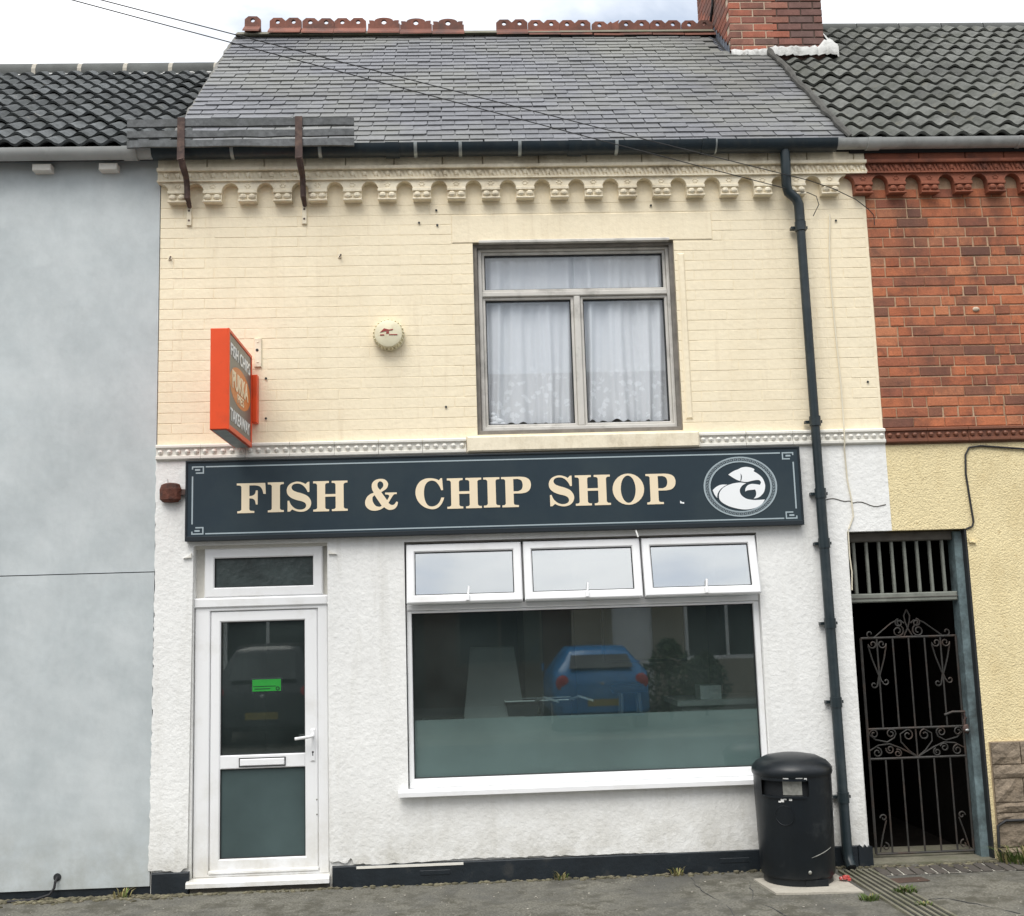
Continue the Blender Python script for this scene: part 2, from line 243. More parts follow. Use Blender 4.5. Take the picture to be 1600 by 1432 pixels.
# net curtain: thin white cloth, denser where the lace flowers are
def net_material():
    M = bpy.data.materials.new('net_lace'); M.use_nodes = True
    t = M.node_tree; t.nodes.clear()
    o = N(t, 'ShaderNodeOutputMaterial'); mixn = N(t, 'ShaderNodeMixShader'); mix2 = N(t, 'ShaderNodeMixShader')
    tr = N(t, 'ShaderNodeBsdfTransparent'); df = N(t, 'ShaderNodeBsdfDiffuse'); tl = N(t, 'ShaderNodeBsdfTranslucent')
    df.inputs[0].default_value = (0.90, 0.925, 0.94, 1); tl.inputs[0].default_value = (0.6, 0.65, 0.7, 1)
    mix2.inputs[0].default_value = 0.08; t.links.new(df.outputs[0], mix2.inputs[1]); t.links.new(tl.outputs[0], mix2.inputs[2])
    geo = N(t, 'ShaderNodeNewGeometry')
    mp = N(t, 'ShaderNodeMapping'); mp.inputs['Scale'].default_value = (1, 0.0, 1); t.links.new(geo.outputs['Position'], mp.inputs[0])
    vo = N(t, 'ShaderNodeTexVoronoi'); vo.inputs['Scale'].default_value = 17; t.links.new(mp.outputs[0], vo.inputs['Vector'])
    no = N(t, 'ShaderNodeTexNoise'); no.inputs['Scale'].default_value = 45; no.inputs['Detail'].default_value = 3; t.links.new(mp.outputs[0], no.inputs['Vector'])
    sm = N(t, 'ShaderNodeMath', operation='SUBTRACT'); t.links.new(no.outputs['Fac'], sm.inputs[0]); t.links.new(vo.outputs['Distance'], sm.inputs[1])
    fl = N(t, 'ShaderNodeMapRange'); t.links.new(sm.outputs[0], fl.inputs['Value']); fl.inputs['From Min'].default_value = 0.12; fl.inputs['From Max'].default_value = 0.2
    sp = N(t, 'ShaderNodeSeparateXYZ'); t.links.new(geo.outputs['Position'], sp.inputs[0])
    zr = N(t, 'ShaderNodeMapRange'); t.links.new(sp.outputs['Z'], zr.inputs['Value'])
    for k, x in zip(('From Min', 'From Max', 'To Min', 'To Max'), (3.45, 3.62, 1.0, 0.12)): zr.inputs[k].default_value = x
    mu = N(t, 'ShaderNodeMath', operation='MULTIPLY'); t.links.new(fl.outputs[0], mu.inputs[0]); t.links.new(zr.outputs[0], mu.inputs[1])
    fa = N(t, 'ShaderNodeMath', operation='MULTIPLY_ADD', use_clamp=True); t.links.new(mu.outputs[0], fa.inputs[0]); fa.inputs[1].default_value = 0.14; fa.inputs[2].default_value = 0.86
    t.links.new(fa.outputs[0], mixn.inputs[0]); t.links.new(tr.outputs[0], mixn.inputs[1]); t.links.new(mix2.outputs[0], mixn.inputs[2]); t.links.new(mixn.outputs[0], o.inputs[0])
    return M
M_net = net_material()

# ------------------------------------------------------------------ mesh helpers
W = {}                                          # world position of every parent object
def wloc(o): return W.get(o.name, Vector((0, 0, 0))) if o else Vector((0, 0, 0))
def tag(o, label=None, cat=None, group=None, kind=None):
    if label: o['label'] = label
    if cat: o['category'] = cat
    if group: o['group'] = group
    if kind: o['kind'] = kind
    return o
def thing(name, label, cat, loc, group=None):
    o = bpy.data.objects.new(name, None); C.objects.link(o); o.location = loc; o.empty_display_size = 0.2
    W[o.name] = Vector(loc); return tag(o, label, cat, group)
def link(me, name, parent, loc, rot=None, scale=None):
    """an object sharing mesh data; loc in world coordinates"""
    o = bpy.data.objects.new(name, me); C.objects.link(o)
    if parent: o.parent = parent
    o.location = Vector(loc) - wloc(parent)
    if rot: o.rotation_euler = rot
    if scale: o.scale = scale
    W[o.name] = Vector(loc); return o

class MB:
    def __init__(s): s.v = []; s.f = []
    def add(s, v, f):
        n = len(s.v); s.v += [tuple(p) for p in v]; s.f += [tuple(i + n for i in q) for q in f]; return s
    def box(s, x0, x1, y0, y1, z0, z1):
        return s.add([(x0,y0,z0),(x1,y0,z0),(x1,y1,z0),(x0,y1,z0),(x0,y0,z1),(x1,y0,z1),(x1,y1,z1),(x0,y1,z1)],
                     [(0,3,2,1),(4,5,6,7),(0,1,5,4),(1,2,6,5),(2,3,7,6),(3,0,4,7)])
    def cbox(s, x0, x1, y0, y1, z0, z1, c=0.004):
        """box whose front (-Y) edges are chamfered"""
        v = [(x0,y1,z0),(x1,y1,z0),(x1,y1,z1),(x0,y1,z1),(x0,y0+c,z0),(x1,y0+c,z0),(x1,y0+c,z1),(x0,y0+c,z1),
             (x0+c,y0,z0+c),(x1-c,y0,z0+c),(x1-c,y0,z1-c),(x0+c,y0,z1-c)]
        return s.add(v, [(0,3,2,1),(0,1,5,4),(1,2,6,5),(2,3,7,6),(3,0,4,7),(4,5,9,8),(5,6,10,9),(6,7,11,10),(7,4,8,11),(8,9,10,11)])
    def prism_y(s, poly, y0, y1):
        n = len(poly); v = [(x, y0, z) for x, z in poly] + [(x, y1, z) for x, z in poly]
        f = [tuple(range(n)), tuple(range(2*n-1, n-1, -1))] + [(i, i+n, (i+1) % n + n, (i+1) % n) for i in range(n)]
        return s.add(v, f)
    def prism_x(s, poly, x0, x1):
        n = len(poly); v = [(x0, y, z) for y, z in poly] + [(x1, y, z) for y, z in poly]
        f = [tuple(range(n-1, -1, -1)), tuple(range(n, 2*n))] + [(i, (i+1) % n, (i+1) % n + n, i+n) for i in range(n)]
        return s.add(v, f)
    def tube(s, path, r, n=8, caps=True, closed=False, flat=None):
        P = [Vector(p) for p in path]; rings = []; prev = None
        for i, p in enumerate(P):
            if closed: t = P[(i+1) % len(P)] - P[i-1]
            else: t = P[min(i+1, len(P)-1)] - P[max(i-1, 0)]
            t.normalize()
            if prev is None:
                a = Vector((0, 1, 0)) if abs(t.y) < 0.9 else Vector((1, 0, 0))
                u = t.cross(a).normalized()
            else:
                u = (prev - t * prev.dot(t)).normalized()
            prev = u; w = t.cross(u); ri = r[i] if isinstance(r, (list, tuple)) else r
            rings.append([p + ri * (math.cos(2*math.pi*(k+.5)/n) * u + (flat or 1.0) * math.sin(2*math.pi*(k+.5)/n) * w) for k in range(n)])
        v = [q for g in rings for q in g]; f = []
        m_ = len(rings)
        for i in range(m_ if closed else m_ - 1):
            j = (i+1) % m_
            for k in range(n): f.append((i*n+k, i*n+(k+1) % n, j*n+(k+1) % n, j*n+k))
        if caps and not closed: f += [tuple(range(n-1, -1, -1)), tuple(range((m_-1)*n, m_*n))]
        return s.add(v, f)
    def lathe(s, prof, cx, cy, n=24, skip=None, sx=1.0, sy=1.0):
        """profile of (r, z) turned about the vertical through (cx, cy); skip(k, i) leaves a face out"""
        v = [(cx + sx * r * math.sin(2*math.pi*k/n), cy - sy * r * math.cos(2*math.pi*k/n), z) for r, z in prof for k in range(n)]
        f = [(i*n+k, i*n+(k+1) % n, (i+1)*n+(k+1) % n, (i+1)*n+k) for i in range(len(prof)-1) for k in range(n) if not (skip and skip(k, i))]
        return s.add(v, f)
    def ball(s, c, rx, ry, rz, n=8, m=5):
        v = [(c[0] + rx*math.sin(math.pi*j/m)*math.cos(2*math.pi*k/n), c[1] + ry*math.sin(math.pi*j/m)*math.sin(2*math.pi*k/n), c[2] + rz*math.cos(math.pi*j/m)) for j in range(1, m) for k in range(n)]
        f = [(j*n+k, (j+1)*n+k, (j+1)*n+(k+1) % n, j*n+(k+1) % n) for j in range(m-2) for k in range(n)]
        t = len(v); v += [(c[0], c[1], c[2]+rz), (c[0], c[1], c[2]-rz)]
        f += [(t, k, (k+1) % n) for k in range(n)] + [(t+1, (m-2)*n+(k+1) % n, (m-2)*n+k) for k in range(n)]
        return s.add(v, f)
    def mesh(s, name, m_, smooth=False, origin=None, angle=40):
        if origin is None: origin = s.centre()
        me = bpy.data.meshes.new(name)
        me.from_pydata([(x-origin[0], y-origin[1], z-origin[2]) for x, y, z in s.v], [], s.f)
        for mm in (m_ if isinstance(m_, list) else [m_]): me.materials.append(mm)
        if smooth:
            me.polygons.foreach_set('use_smooth', [True]*len(me.polygons)); me.set_sharp_from_angle(angle=rad(angle))
        me.update(); return me
    def centre(s):
        return tuple((min(p[i] for p in s.v) + max(p[i] for p in s.v)) / 2 for i in range(3))
    def build(s, name, m_, parent=None, smooth=False, angle=40, **k):
        o_ = s.centre(); me = s.mesh(name, m_, smooth, o_, angle)
        o = link(me, name, parent, o_); return tag(o, **k)

def smooth_loop(pts, n=5):
    """closed loop through points; a third value 1 marks a sharp corner"""
    out = []; L = len(pts)
    for i in range(L):
        p0, p1, p2, p3 = pts[i-1], pts[i], pts[(i+1) % L], pts[(i+2) % L]
        k1, k2 = len(p1) > 2, len(p2) > 2
        out.append((p1[0], p1[1]))
        if k1 and k2: continue
        a = p1 if k1 else p0; d_ = p2 if k2 else p3
        for j in range(1, n):
            t = j / n; t2, t3 = t*t, t*t*t
            out.append(tuple(0.5*((2*p1[q]) + (-a[q]+p2[q])*t + (2*a[q]-5*p1[q]+4*p2[q]-d_[q])*t2 + (-a[q]+3*p1[q]-3*p2[q]+d_[q])*t3) for q in (0, 1)))
    return out
def flat_mesh(name, loops, y0, y1, m_):
    """upright sheet in the XZ plane (holes allowed) from Y = y0 (front) to y1; origin at its centre. returns mesh, centre"""
    cu = bpy.data.curves.new(name, 'CURVE'); cu.dimensions = '2D'; cu.fill_mode = 'BOTH'; cu.extrude = abs(y1-y0)/2
    xs = [p[0] for l in loops for p in l]; zs = [p[1] for l in loops for p in l]
    c = ((min(xs)+max(xs))/2, (y0+y1)/2, (min(zs)+max(zs))/2)
    for l in loops:
        sp = cu.splines.new('POLY'); sp.points.add(len(l)-1); sp.use_cyclic_u = True
        for p, q in zip(sp.points, l): p.co = (q[0]-c[0], q[1]-c[2], 0, 1)
    ob = bpy.data.objects.new(name, cu); me = bpy.data.meshes.new_from_object(ob)
    bpy.data.objects.remove(ob); bpy.data.curves.remove(cu)
    me.transform(Matrix.Rotation(rad(90), 4, 'X')); me.name = name; me.materials.clear(); me.materials.append(m_)
    return me, c
def flat(name, loops, y0, y1, m_, parent=None, **k):
    me, c = flat_mesh(name, loops, y0, y1, m_)
    return tag(link(me, name, parent, c), **k)
def wall_mb(x0, x1, z0, z1, y0, y1, holes):
    """wall slab with rectangular openings, built as one skin (front, back, reveals, rim)"""
    xs = sorted({x0, x1, *[min(max(h[i], x0), x1) for h in holes for i in (0, 1)]}); zs = sorted({z0, z1, *[min(max(h[i], z0), z1) for h in holes for i in (2, 3)]})
    solid = lambda i, j: 0 <= i < len(xs)-1 and 0 <= j < len(zs)-1 and not any(h[0]-1e-6 <= xs[i] and xs[i+1] <= h[1]+1e-6 and h[2]-1e-6 <= zs[j] and zs[j+1] <= h[3]+1e-6 for h in holes)
    b = MB()
    for i in range(len(xs)-1):
        for j in range(len(zs)-1):
            if not solid(i, j): continue
            a, c, e, g = xs[i], xs[i+1], zs[j], zs[j+1]
            b.add([(a,y0,e),(c,y0,e),(c,y0,g),(a,y0,g)], [(0,1,2,3)]); b.add([(a,y1,e),(c,y1,e),(c,y1,g),(a,y1,g)], [(3,2,1,0)])
            if not solid(i-1, j): b.add([(a,y0,e),(a,y0,g),(a,y1,g),(a,y1,e)], [(0,1,2,3)])
            if not solid(i+1, j): b.add([(c,y0,e),(c,y1,e),(c,y1,g),(c,y0,g)], [(0,1,2,3)])
            if not solid(i, j-1): b.add([(a,y0,e),(a,y1,e),(c,y1,e),(c,y0,e)], [(0,1,2,3)])
            if not solid(i, j+1): b.add([(a,y0,g),(c,y0,g),(c,y1,g),(a,y1,g)], [(0,1,2,3)])
    return b
def frame_mb(x0, x1, z0, z1, w, y0, y1, c=0.006, wl=None, wr=None, wt=None, wb=None):
    """mitred rectangular frame with chamfered front edges"""
    wl, wr, wt, wb = wl or w, wr or w, wt or w, wb or w
    b = MB()
    def ring(d, y): return [(x0+d[0], y, z0+d[3]), (x1-d[1], y, z0+d[3]), (x1-d[1], y, z1-d[2]), (x0+d[0], y, z1-d[2])]
    full = (wl, wr, wt, wb)
    rings = [ring((0,)*4, y1), ring((0,)*4, y0+c), ring((c,)*4, y0), ring(tuple(q-c for q in full), y0), ring(full, y0+c), ring(full, y1)]
    v = [p for r_ in rings for p in r_]
    f = [(i*4+k, i*4+(k+1) % 4, j*4+(k+1) % 4, j*4+k) for i, j in ((0,1),(1,2),(2,3),(3,4),(4,5),(5,0)) for k in range(4)]
    return b.add(v, f)
def pane(name, x0, x1, z0, z1, y, m_, parent, t=0.006, **k):
    return MB().box(x0, x1, y, y+t, z0, z1).build(name, m_, parent, **k)
def rag(a, b, n, amp, seed):
    r_ = random.Random(seed); return [a + (b-a)*i/n + (0 if i in (0, n) else 0) for i in range(n+1)], [r_.uniform(-amp, amp) for _ in range(n+1)]
GZ = -0.06                                       # pavement level at the wall

# ================================================================== SETTING
MB().box(-150, 150, -150, 150, -0.5, -0.3).build('ground', M_soil, kind='structure')
def sheet(x0, x1, y0, y1, z, nx, ny, amp, seed):
    r_ = random.Random(seed); b = MB()
    zz = lambda i, j: z + (r_.uniform(-amp, amp) if 0 < i < nx and 0 < j < ny else 0)
    b.add([(x0+(x1-x0)*i/nx, y0+(y1-y0)*j/ny, zz(i, j)) for j in range(ny+1) for i in range(nx+1)],
          [(j*(nx+1)+i, j*(nx+1)+i+1, (j+1)*(nx+1)+i+1, (j+1)*(nx+1)+i) for j in range(ny) for i in range(nx)])
    return b
sheet(-30, 30, -2.15, 0.3, GZ, 240, 20, 0.0035, 3).build('pavement', M_asph, smooth=True, kind='structure')
MB().box(-30, 30, -9.6, -2.29, -0.32, -0.19).build('road', M_road, kind='structure')
for x in range(-10, 10):
    kb = MB().cbox(x*0.915, x*0.915+0.905, -2.29, -2.15, -0.3, GZ+0.002, 0.01).build('kerb_stone', M_kerb, kind='structure')
MB().box(-30, 30, -60, -9.6, -0.30, -0.20).build('far_pavement', M_asph, kind='structure')

# ================================================================== LARGE STRUCTURE: the shop
XL, XR = -2.175, 3.12                            # party lines at the facade
shop = thing('shop_building', 'cream and white fish shop with slate roof between grey house and red brick house', 'shop', (0.45, 0, GZ))
DOOR = (-1.905, -0.965, -0.2, 2.30); WIN = (-0.42, 2.12, 0.545, 2.284); UP = (0.125, 1.632, 3.05, 4.50)
PX0, PX1, PZ = 2.787, 3.675, 2.272                # passage opening
up_wall = wall_mb(XL, XR, 2.915, 5.16, 0.004, 0.26, [UP]).build('upper_wall', M_yel, shop)
lo_wall = wall_mb(XL, XR, -0.2, 2.915, 0.0, 0.26, [DOOR, WIN, (PX0, 4, -0.3, PZ)]).build('lower_wall', M_white, shop)
# white render coat with ragged foot and left edge, and holes for door and window
def coat():
    r_ = random.Random(5); pts = []
    def run(x0, z0, x1, z1, step, ax, az):
        n = max(1, int(math.hypot(x1-x0, z1-z0)/step))
        for i in range(n): pts.append((x0+(x1-x0)*i/n + r_.uniform(-ax, ax), z0+(z1-z0)*i/n + r_.uniform(-az, az)))
    run(-2.178, 2.914, -2.172, 1.9, .03, .004, 0); run(-2.172, 1.9, -2.186, 0.105, .025, .006, 0)
    run(-2.186, 0.105, -1.95, 0.085, .02, .004, .006)
    run(-1.95, 0.10, DOOR[0], 0.12, .02, .003, .008)
    pts.extend([(DOOR[0], DOOR[3]), (DOOR[1], DOOR[3]), (DOOR[1], 0.13)])
    run(DOOR[1], 0.115, -0.82, 0.10, .02, .004, .006); run(-0.82, 0.135, -0.80, 0.10, .02, .003, .003)
    run(-0.80, 0.095, -0.55, 0.075, .02, .004, .006); run(-0.55, 0.085, 0.1, 0.10, .03, .003, .006)
    run(0.1, 0.096, 1.2, 0.088, .03, .003, .005); run(1.2, 0.088, 2.62, 0.055, .05, .003, .003)
    run(2.62, 0.05, PX0, 0.06, .015, .003, .012)
    pts.extend([(PX0, PZ), (XR, PZ), (XR, 2.914)])
    return pts
flat('render_coat', [coat(), [(WIN[0], WIN[2]), (WIN[1], WIN[2]), (WIN[1], WIN[3]), (WIN[0], WIN[3])]], -0.016, -0.0005, M_white, shop)
# painted string of cream render on the pier beside the passage
MB().box(XL+0.005, XR, -0.019, -0.017, 2.905, 2.914).build('paint_line', M_white_s, shop)
# crack across the render of the pier beside the downpipe
cp = [(2.64+0.03*i, -0.0165, 2.505+0.012*math.sin(i*0.9)-(0.0035*i if i > 6 else 0)) for i in range(16)]
MB().tube(cp, 0.004, 5).build('render_crack', M_timber, shop)

# plinth, painted black, in separate piers
pl = MB(); pl.cbox(-2.165, -1.912, -0.03, 0.0, -0.2, 0.085, 0.006); pl.build('plinth', M_plinth, shop)
pl = MB(); pl.cbox(-0.945, 2.70, -0.03, 0.0, -0.2, 0.082, 0.006); pl.build('plinth', M_plinth, shop)
r_ = random.Random(9)
pp = [(2.70, -0.2), (2.80, -0.2), (2.80, 0.07)] + [(2.80-0.0125*i, 0.075+r_.uniform(-.012, .014)) for i in range(1, 8)] + [(2.70, 0.08)]
MB().prism_y(pp, -0.034, 0.0).build('plinth', M_plinth, shop)
MB().cbox(-0.35, -0.14, -0.033, -0.02, 0.0, 0.035, 0.004).build('air_brick', M_plinth, shop)
MB().cbox(1.72, 1.93, -0.033, -0.02, 0.0, 0.035, 0.004).build('air_brick', M_plinth, shop)
MB().box(-0.78, -0.05, -0.034, -0.028, 0.062, 0.078).build('plinth_strip', M_white_s, shop, label='white strip exposed under the torn foot of the render')

# painted bricks of the upper wall
YC = 0.077
def brick_mesh(name, w, h, m_, proud=0.008, c=0.004): return MB().cbox(-w/2, w/2, -proud, 0.02, -h/2, h/2, c).mesh(name, m_, origin=(0, 0, 0))
pb = {}; cand = []
def lay_courses(x0, x1, z0, z1, h, j, seed, rnd=False):
    r_ = random.Random(seed); out = []; z = z0; k = 0
    while z + h <= z1 + 0.02:
        x = x0; k += 1; first = True
        while x < x1 - 0.02:
            if rnd: w = 0.225 if r_.random() < 0.62 else 0.105
            else: w = 0.2225
            if first: w = (0.1675 if (k % 2) else 0.10) if not rnd else r_.choice((0.225, 0.105, 0.16, 0.07)); first = False
            w2 = min(w, x1 - x)
            if w2 > 0.03: out.append((x, x + w2, z, z + h, k))
            x += w + j
        z += h + j
    return out
MODEL = {}
def put_brick(x0, x1, z0, z1, y, m_, parent, name, key, proud, c, jig=0.002):
    w = round((x1-x0)/0.01)*0.01; k = (key, round(w, 3))
    if k not in MODEL: MODEL[k] = brick_mesh(name, w, z1-z0, m_, proud, c)
    return link(MODEL[k], name, parent, ((x0+x1)/2, y + R.uniform(-jig, jig), (z0+z1)/2), (0, R.uniform(-.006, .006), R.uniform(-.006, .006)))
LINT = (-0.03, 1.93, 4.50, 4.715)
bs_ = []
for b in lay_courses(XL, 3.10, 3.03, 4.90, YC-0.004, 0.004, 2):
    x0, x1, z0, z1, k = b
    def cut(x0, x1):
        for (a, c, e, g) in (UP, LINT):
            if z1 > e+0.01 and z0 < g-0.01:
                if x0 >= a and x1 <= c: return None
                if x0 < a < x1: x1 = a
                elif x0 < c < x1: x0 = c
        return (x0, x1) if x1-x0 > 0.035 else None
    q = cut(x0, x1)
    if q: bs_.append((q[0], min(q[1] + (0.0045 if R.random() < 0.55 else 0), 3.10) if q[1] == x1 else q[1], z0, z1))
vis = [b for b in bs_ if b[2] < 4.82]
R.shuffle(vis)
big = sorted(vis, key=lambda b: -(b[1]-b[0]))[:300]; bset = set(big)
for b in big: put_brick(*b, 0.0035, M_yel, up_wall, 'painted_brick', 'pb', 0.0014, 0.0014, 0.0005)
mb = MB()
for b in bs_:
    if b not in bset: mb.cbox(b[0], b[1], 0.0010, 0.02, b[2], b[3], 0.0022)
mb.build('painted_brick_infill', M_yel, shop, kind='stuff')
MB().cbox(*LINT[:2], -0.003, 0.02, LINT[2], LINT[3], 0.005).build('window_lintel', M_yel, shop)
# long vertical pier joint right of the downpipe
MB().cbox(1.655, 1.71, -0.012, 0.02, 3.13, 4.395, 0.012).build('jamb_pier', M_yel, shop)

# cornice: frieze blocks, ledge, leaf band, corbels; the red house carries on the same pattern
BAY = 0.2565; K0 = -0.756
right = thing('terraced_house', 'red brick house with yellow roughcast ground floor and pantiled roof right of the shop', 'house', (4.3, 0, GZ), 'houses beside the shop')
def cornice(x0, x1, m_, parent, edge):
    x = x0; i = 0; r_ = random.Random(int(x0*100))
    while x < x1 - 0.02:
        w = min(r_.choice((0.30, 0.36, 0.42)), x1-x)
        MB().cbox(x+0.002, x+w-0.003, -0.055-r_.uniform(0, .004), 0.0, 5.088, 5.158, 0.005).build('frieze_block', m_, parent); x += w
    MB().prism_x([(0.0, 5.056), (-0.085, 5.056), (-0.088, 5.066), (-0.088, 5.080), (-0.058, 5.0875), (0.0, 5.0875)], x0, x1).build('cornice_ledge', m_, parent)
    MB().prism_x([(0.0, 4.977), (-0.078, 4.977), (-0.078, 4.988), (-0.060, 4.992), (0.0, 4.992)], x0, x1).build('cornice_fillet', m_, parent)
    MB().box(x0, x1, -0.052, 0.0, 4.992, 5.056).build('leaf_band', m_, parent)
lw = 0.0855
lm = MB()
for k in range(3):
    a = -lw/2 + 0.006 + k*0.027
    lm.prism_y([(a-0.006, 0.030), (a+0.010, 0.030), (a+0.034, -0.028), (a+0.018, -0.028)], -0.009, 0.004)
lm.ball((0.012, -0.004, 0.006), 0.020, 0.016, 0.024, 6, 4)
def corbel_mb():
    h = BAY/2; a = 0.066; zs = 4.905; pts = [(-h, 4.977), (-h, zs + 0.0625)]
    for i in range(1, 6):
        t = i/5*math.pi/2; pts.append((-h + (h-a)*math.sin(t), zs + 0.0625*math.cos(t)))
    pts += [(-a, 4.822), (a, 4.822)]
    for i in range(5, -1, -1):
        t = i/5*math.pi/2; pts.append((h - (h-a)*math.sin(t), zs + 0.0625*math.cos(t)))
    pts += [(h, 4.977)]
    b = MB(); b.prism_y(pts[::-1] if False else pts, -0.058, 0.005)
    b.cbox(-a-0.004, a+0.004, -0.074, -0.058, 4.884, 4.908, 0.004)          # capital fillet
    b.cbox(-a-0.003, a+0.003, -0.074, -0.058, 4.819, 4.834, 0.004)          # foot fillet
    for s_ in (-1, 1): b.ball((s_*0.033, -0.060, 4.859), 0.030, 0.026, 0.024, 8, 5)
    for i in range(6):                                                       # rosette
        t = i*math.pi/3; b.ball((0.017*math.cos(t), -0.058, 4.944+0.014*math.sin(t)), 0.009, 0.007, 0.007, 5, 4)
    return b
cmesh = {}
def corbels(k0, k1, m_, parent, ml):
    if m_ not in cmesh: cmesh[m_] = corbel_mb().mesh('corbel', m_, True, (0, 0, 4.9), 30)
    for k in range(k0, k1): link(cmesh[m_], 'corbel', parent, (K0 + BAY*k, 0, 4.9), (0, R.uniform(-.01, .01), 0))
def leaves(x0, x1, m_, parent):
    me = lm.mesh('leaf_carving', m_, origin=(0, 0, 0)); x = x0 + lw/2
    while x + lw/2 <= x1 + 0.01:
        link(me, 'leaf_carving', parent, (x, -0.05, 5.024), (0, R.uniform(-.05, .05), 0)); x += lw
cornice(XL-0.01, XR, M_yel2, shop, 0); cornice(XR+0.001, 5.6, M_redt, right, 0)
corbels(-5, 15, M_yel2, shop, 0); corbels(15, 24, M_redt, right, 0)
leaves(XL, XR, M_yel2, shop); leaves(XR+0.01, 4.75, M_redt, right)
h0 = MB(); h0.prism_y([(XL-0.005, 4.977), (XL-0.005, 4.955), (-2.15, 4.94), (-2.14, 4.90), (-2.12, 4.90), (-2.12, 4.977)], -0.05, 0.0)
# string course of beaded blocks
def bead_block(w, n):
    b = MB(); b.prism_x([(0.0, 2.914), (-0.035, 2.914), (-0.042, 2.922), (-0.042, 2.940), (-0.028, 2.946), (-0.028, 2.996), (-0.046, 3.002), (-0.046, 3.016), (-0.030, 3.026), (0.0, 3.026)], -w/2+0.0015, w/2-0.0015)
    for i in range(n): b.ball(((i+0.5)*w/n - w/2, -0.030, 2.971), 0.020, 0.020, 0.019, 8, 4)
    return b
def string(x0, x1, m_, parent):
    n = max(1, round((x1-x0)/0.31)); w = (x1-x0)/n; me = bead_block(w, max(1, round(w/0.062))).mesh('string_course_block', m_, True, (0, 0, 2.97), 35)
    for i in range(n): link(me, 'string_course_block', parent, (x0+(i+.5)*w, R.uniform(-.002, .002), 2.97))
string(XL, 0.042, M_white_s, shop); string(1.738, XR, M_white_s, shop); string(XR+0.002, 5.6, M_brownt, right)
MB().cbox(0.045, 1.735, -0.075, 0.1, 2.913, 3.03, 0.012).build('window_sill', M_yel2, shop)

# upper window (frame, transom, mullion, beads, panes)
MB().add(*(lambda b: (b.v, b.f))(frame_mb(UP[0]-0.004, UP[1]+0.004, UP[2], UP[3]+0.008, 0.035, 0.03, 0.24, 0.004))).build('window_lining', M_lining, shop)
MB().prism_x([(-0.02, 4.495), (0.03, 4.495), (0.03, 4.522), (0.0, 4.522), (-0.02, 4.510)], 0.17, 1.60).build('drip_mould', M_alu, shop)
uw = frame_mb(0.158, 1.612, 3.085, 4.476, 0.03, 0.07, 0.15, 0.006, wt=0.02).build('upper_window', M_alu, shop)
MB().cbox(0.188, 1.582, 0.075, 0.15, 4.105, 4.142, 0.006).build('transom_bar', M_alu, uw)
MB().cbox(0.873, 0.921, 0.078, 0.15, 3.115, 4.105, 0.006).build('mullion', M_alu, uw)
for (a, b_, c_, e_) in ((0.188, 0.873, 3.115, 4.105), (0.921, 1.582, 3.115, 4.105), (0.188, 1.582, 4.142, 4.456)):
    frame_mb(a, b_, c_, e_, 0.022, 0.095, 0.15, 0.005).build('sash', M_alu, uw)
    frame_mb(a+0.022, b_-0.022, c_+0.022, e_-0.022, 0.007, 0.112, 0.15, 0.002).build('seal', M_seal, uw)
    pane('pane', a+0.029, b_-0.029, c_+0.029, e_-0.029, 0.125, G_up, uw)
# room behind the curtain
def room(name, x0, x1, y0, y1, z0, z1, m_, parent):
    MB().add([(x0,y0,z0),(x1,y0,z0),(x1,y1,z0),(x0,y1,z0),(x0,y0,z1),(x1,y0,z1),(x1,y1,z1),(x0,y1,z1)],
             [(0,1,2,3),(7,6,5,4),(1,5,6,2),(2,6,7,3),(3,7,4,0)]).build(name, m_, parent)
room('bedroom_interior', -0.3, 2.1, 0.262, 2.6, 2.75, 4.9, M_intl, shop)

# shop window
sw = frame_mb(-0.412, 2.118, 0.572, 1.795, 0.03, 0.02, 0.10, 0.006, wl=0.034, wr=0.040, wt=0.018, wb=0.062).build('shop_window', M_upvc, shop)
frame_mb(-0.378, 2.078, 0.634, 1.777, 0.006, 0.05, 0.09, 0.002).build('seal', M_seal, sw)
MB().cbox(-0.412, 2.118, 0.012, 0.10, 1.797, 1.838, 0.006).build('transom_bar', M_upvc, sw)
frame_mb(-0.412, 2.118, 1.838, 2.272, 0.03, 0.04, 0.11, 0.006).build('top_light_frame', M_upvc, sw)
for x in (0.419, 1.273): MB().cbox(x-0.02, x+0.02, 0.04, 0.11, 1.838, 2.272, 0.005).build('mullion', M_upvc, sw)
pane('pane', -0.374, 2.074, 0.638, 1.773, 0.062, G_shop, sw)
MB().box(-0.372, 2.072, 0.0685, 0.071, 0.64, 1.03).build('frosted_film', M_frost, sw)
MB().box(-0.42, 2.12, -0.012, 0.06, 2.272, 2.284).build('head_shadow_strip', M_timber, sw)  # dark strip standing in for the reveal shadow above the sashes
# outer sill with a front lip
MB().prism_x([(-0.085, 0.530), (-0.078, 0.530), (-0.078, 0.548), (0.05, 0.552), (0.05, 0.572), (-0.02, 0.572), (-0.085, 0.560)], -0.485, 2.165).build('window_sill', M_upvc, sw)
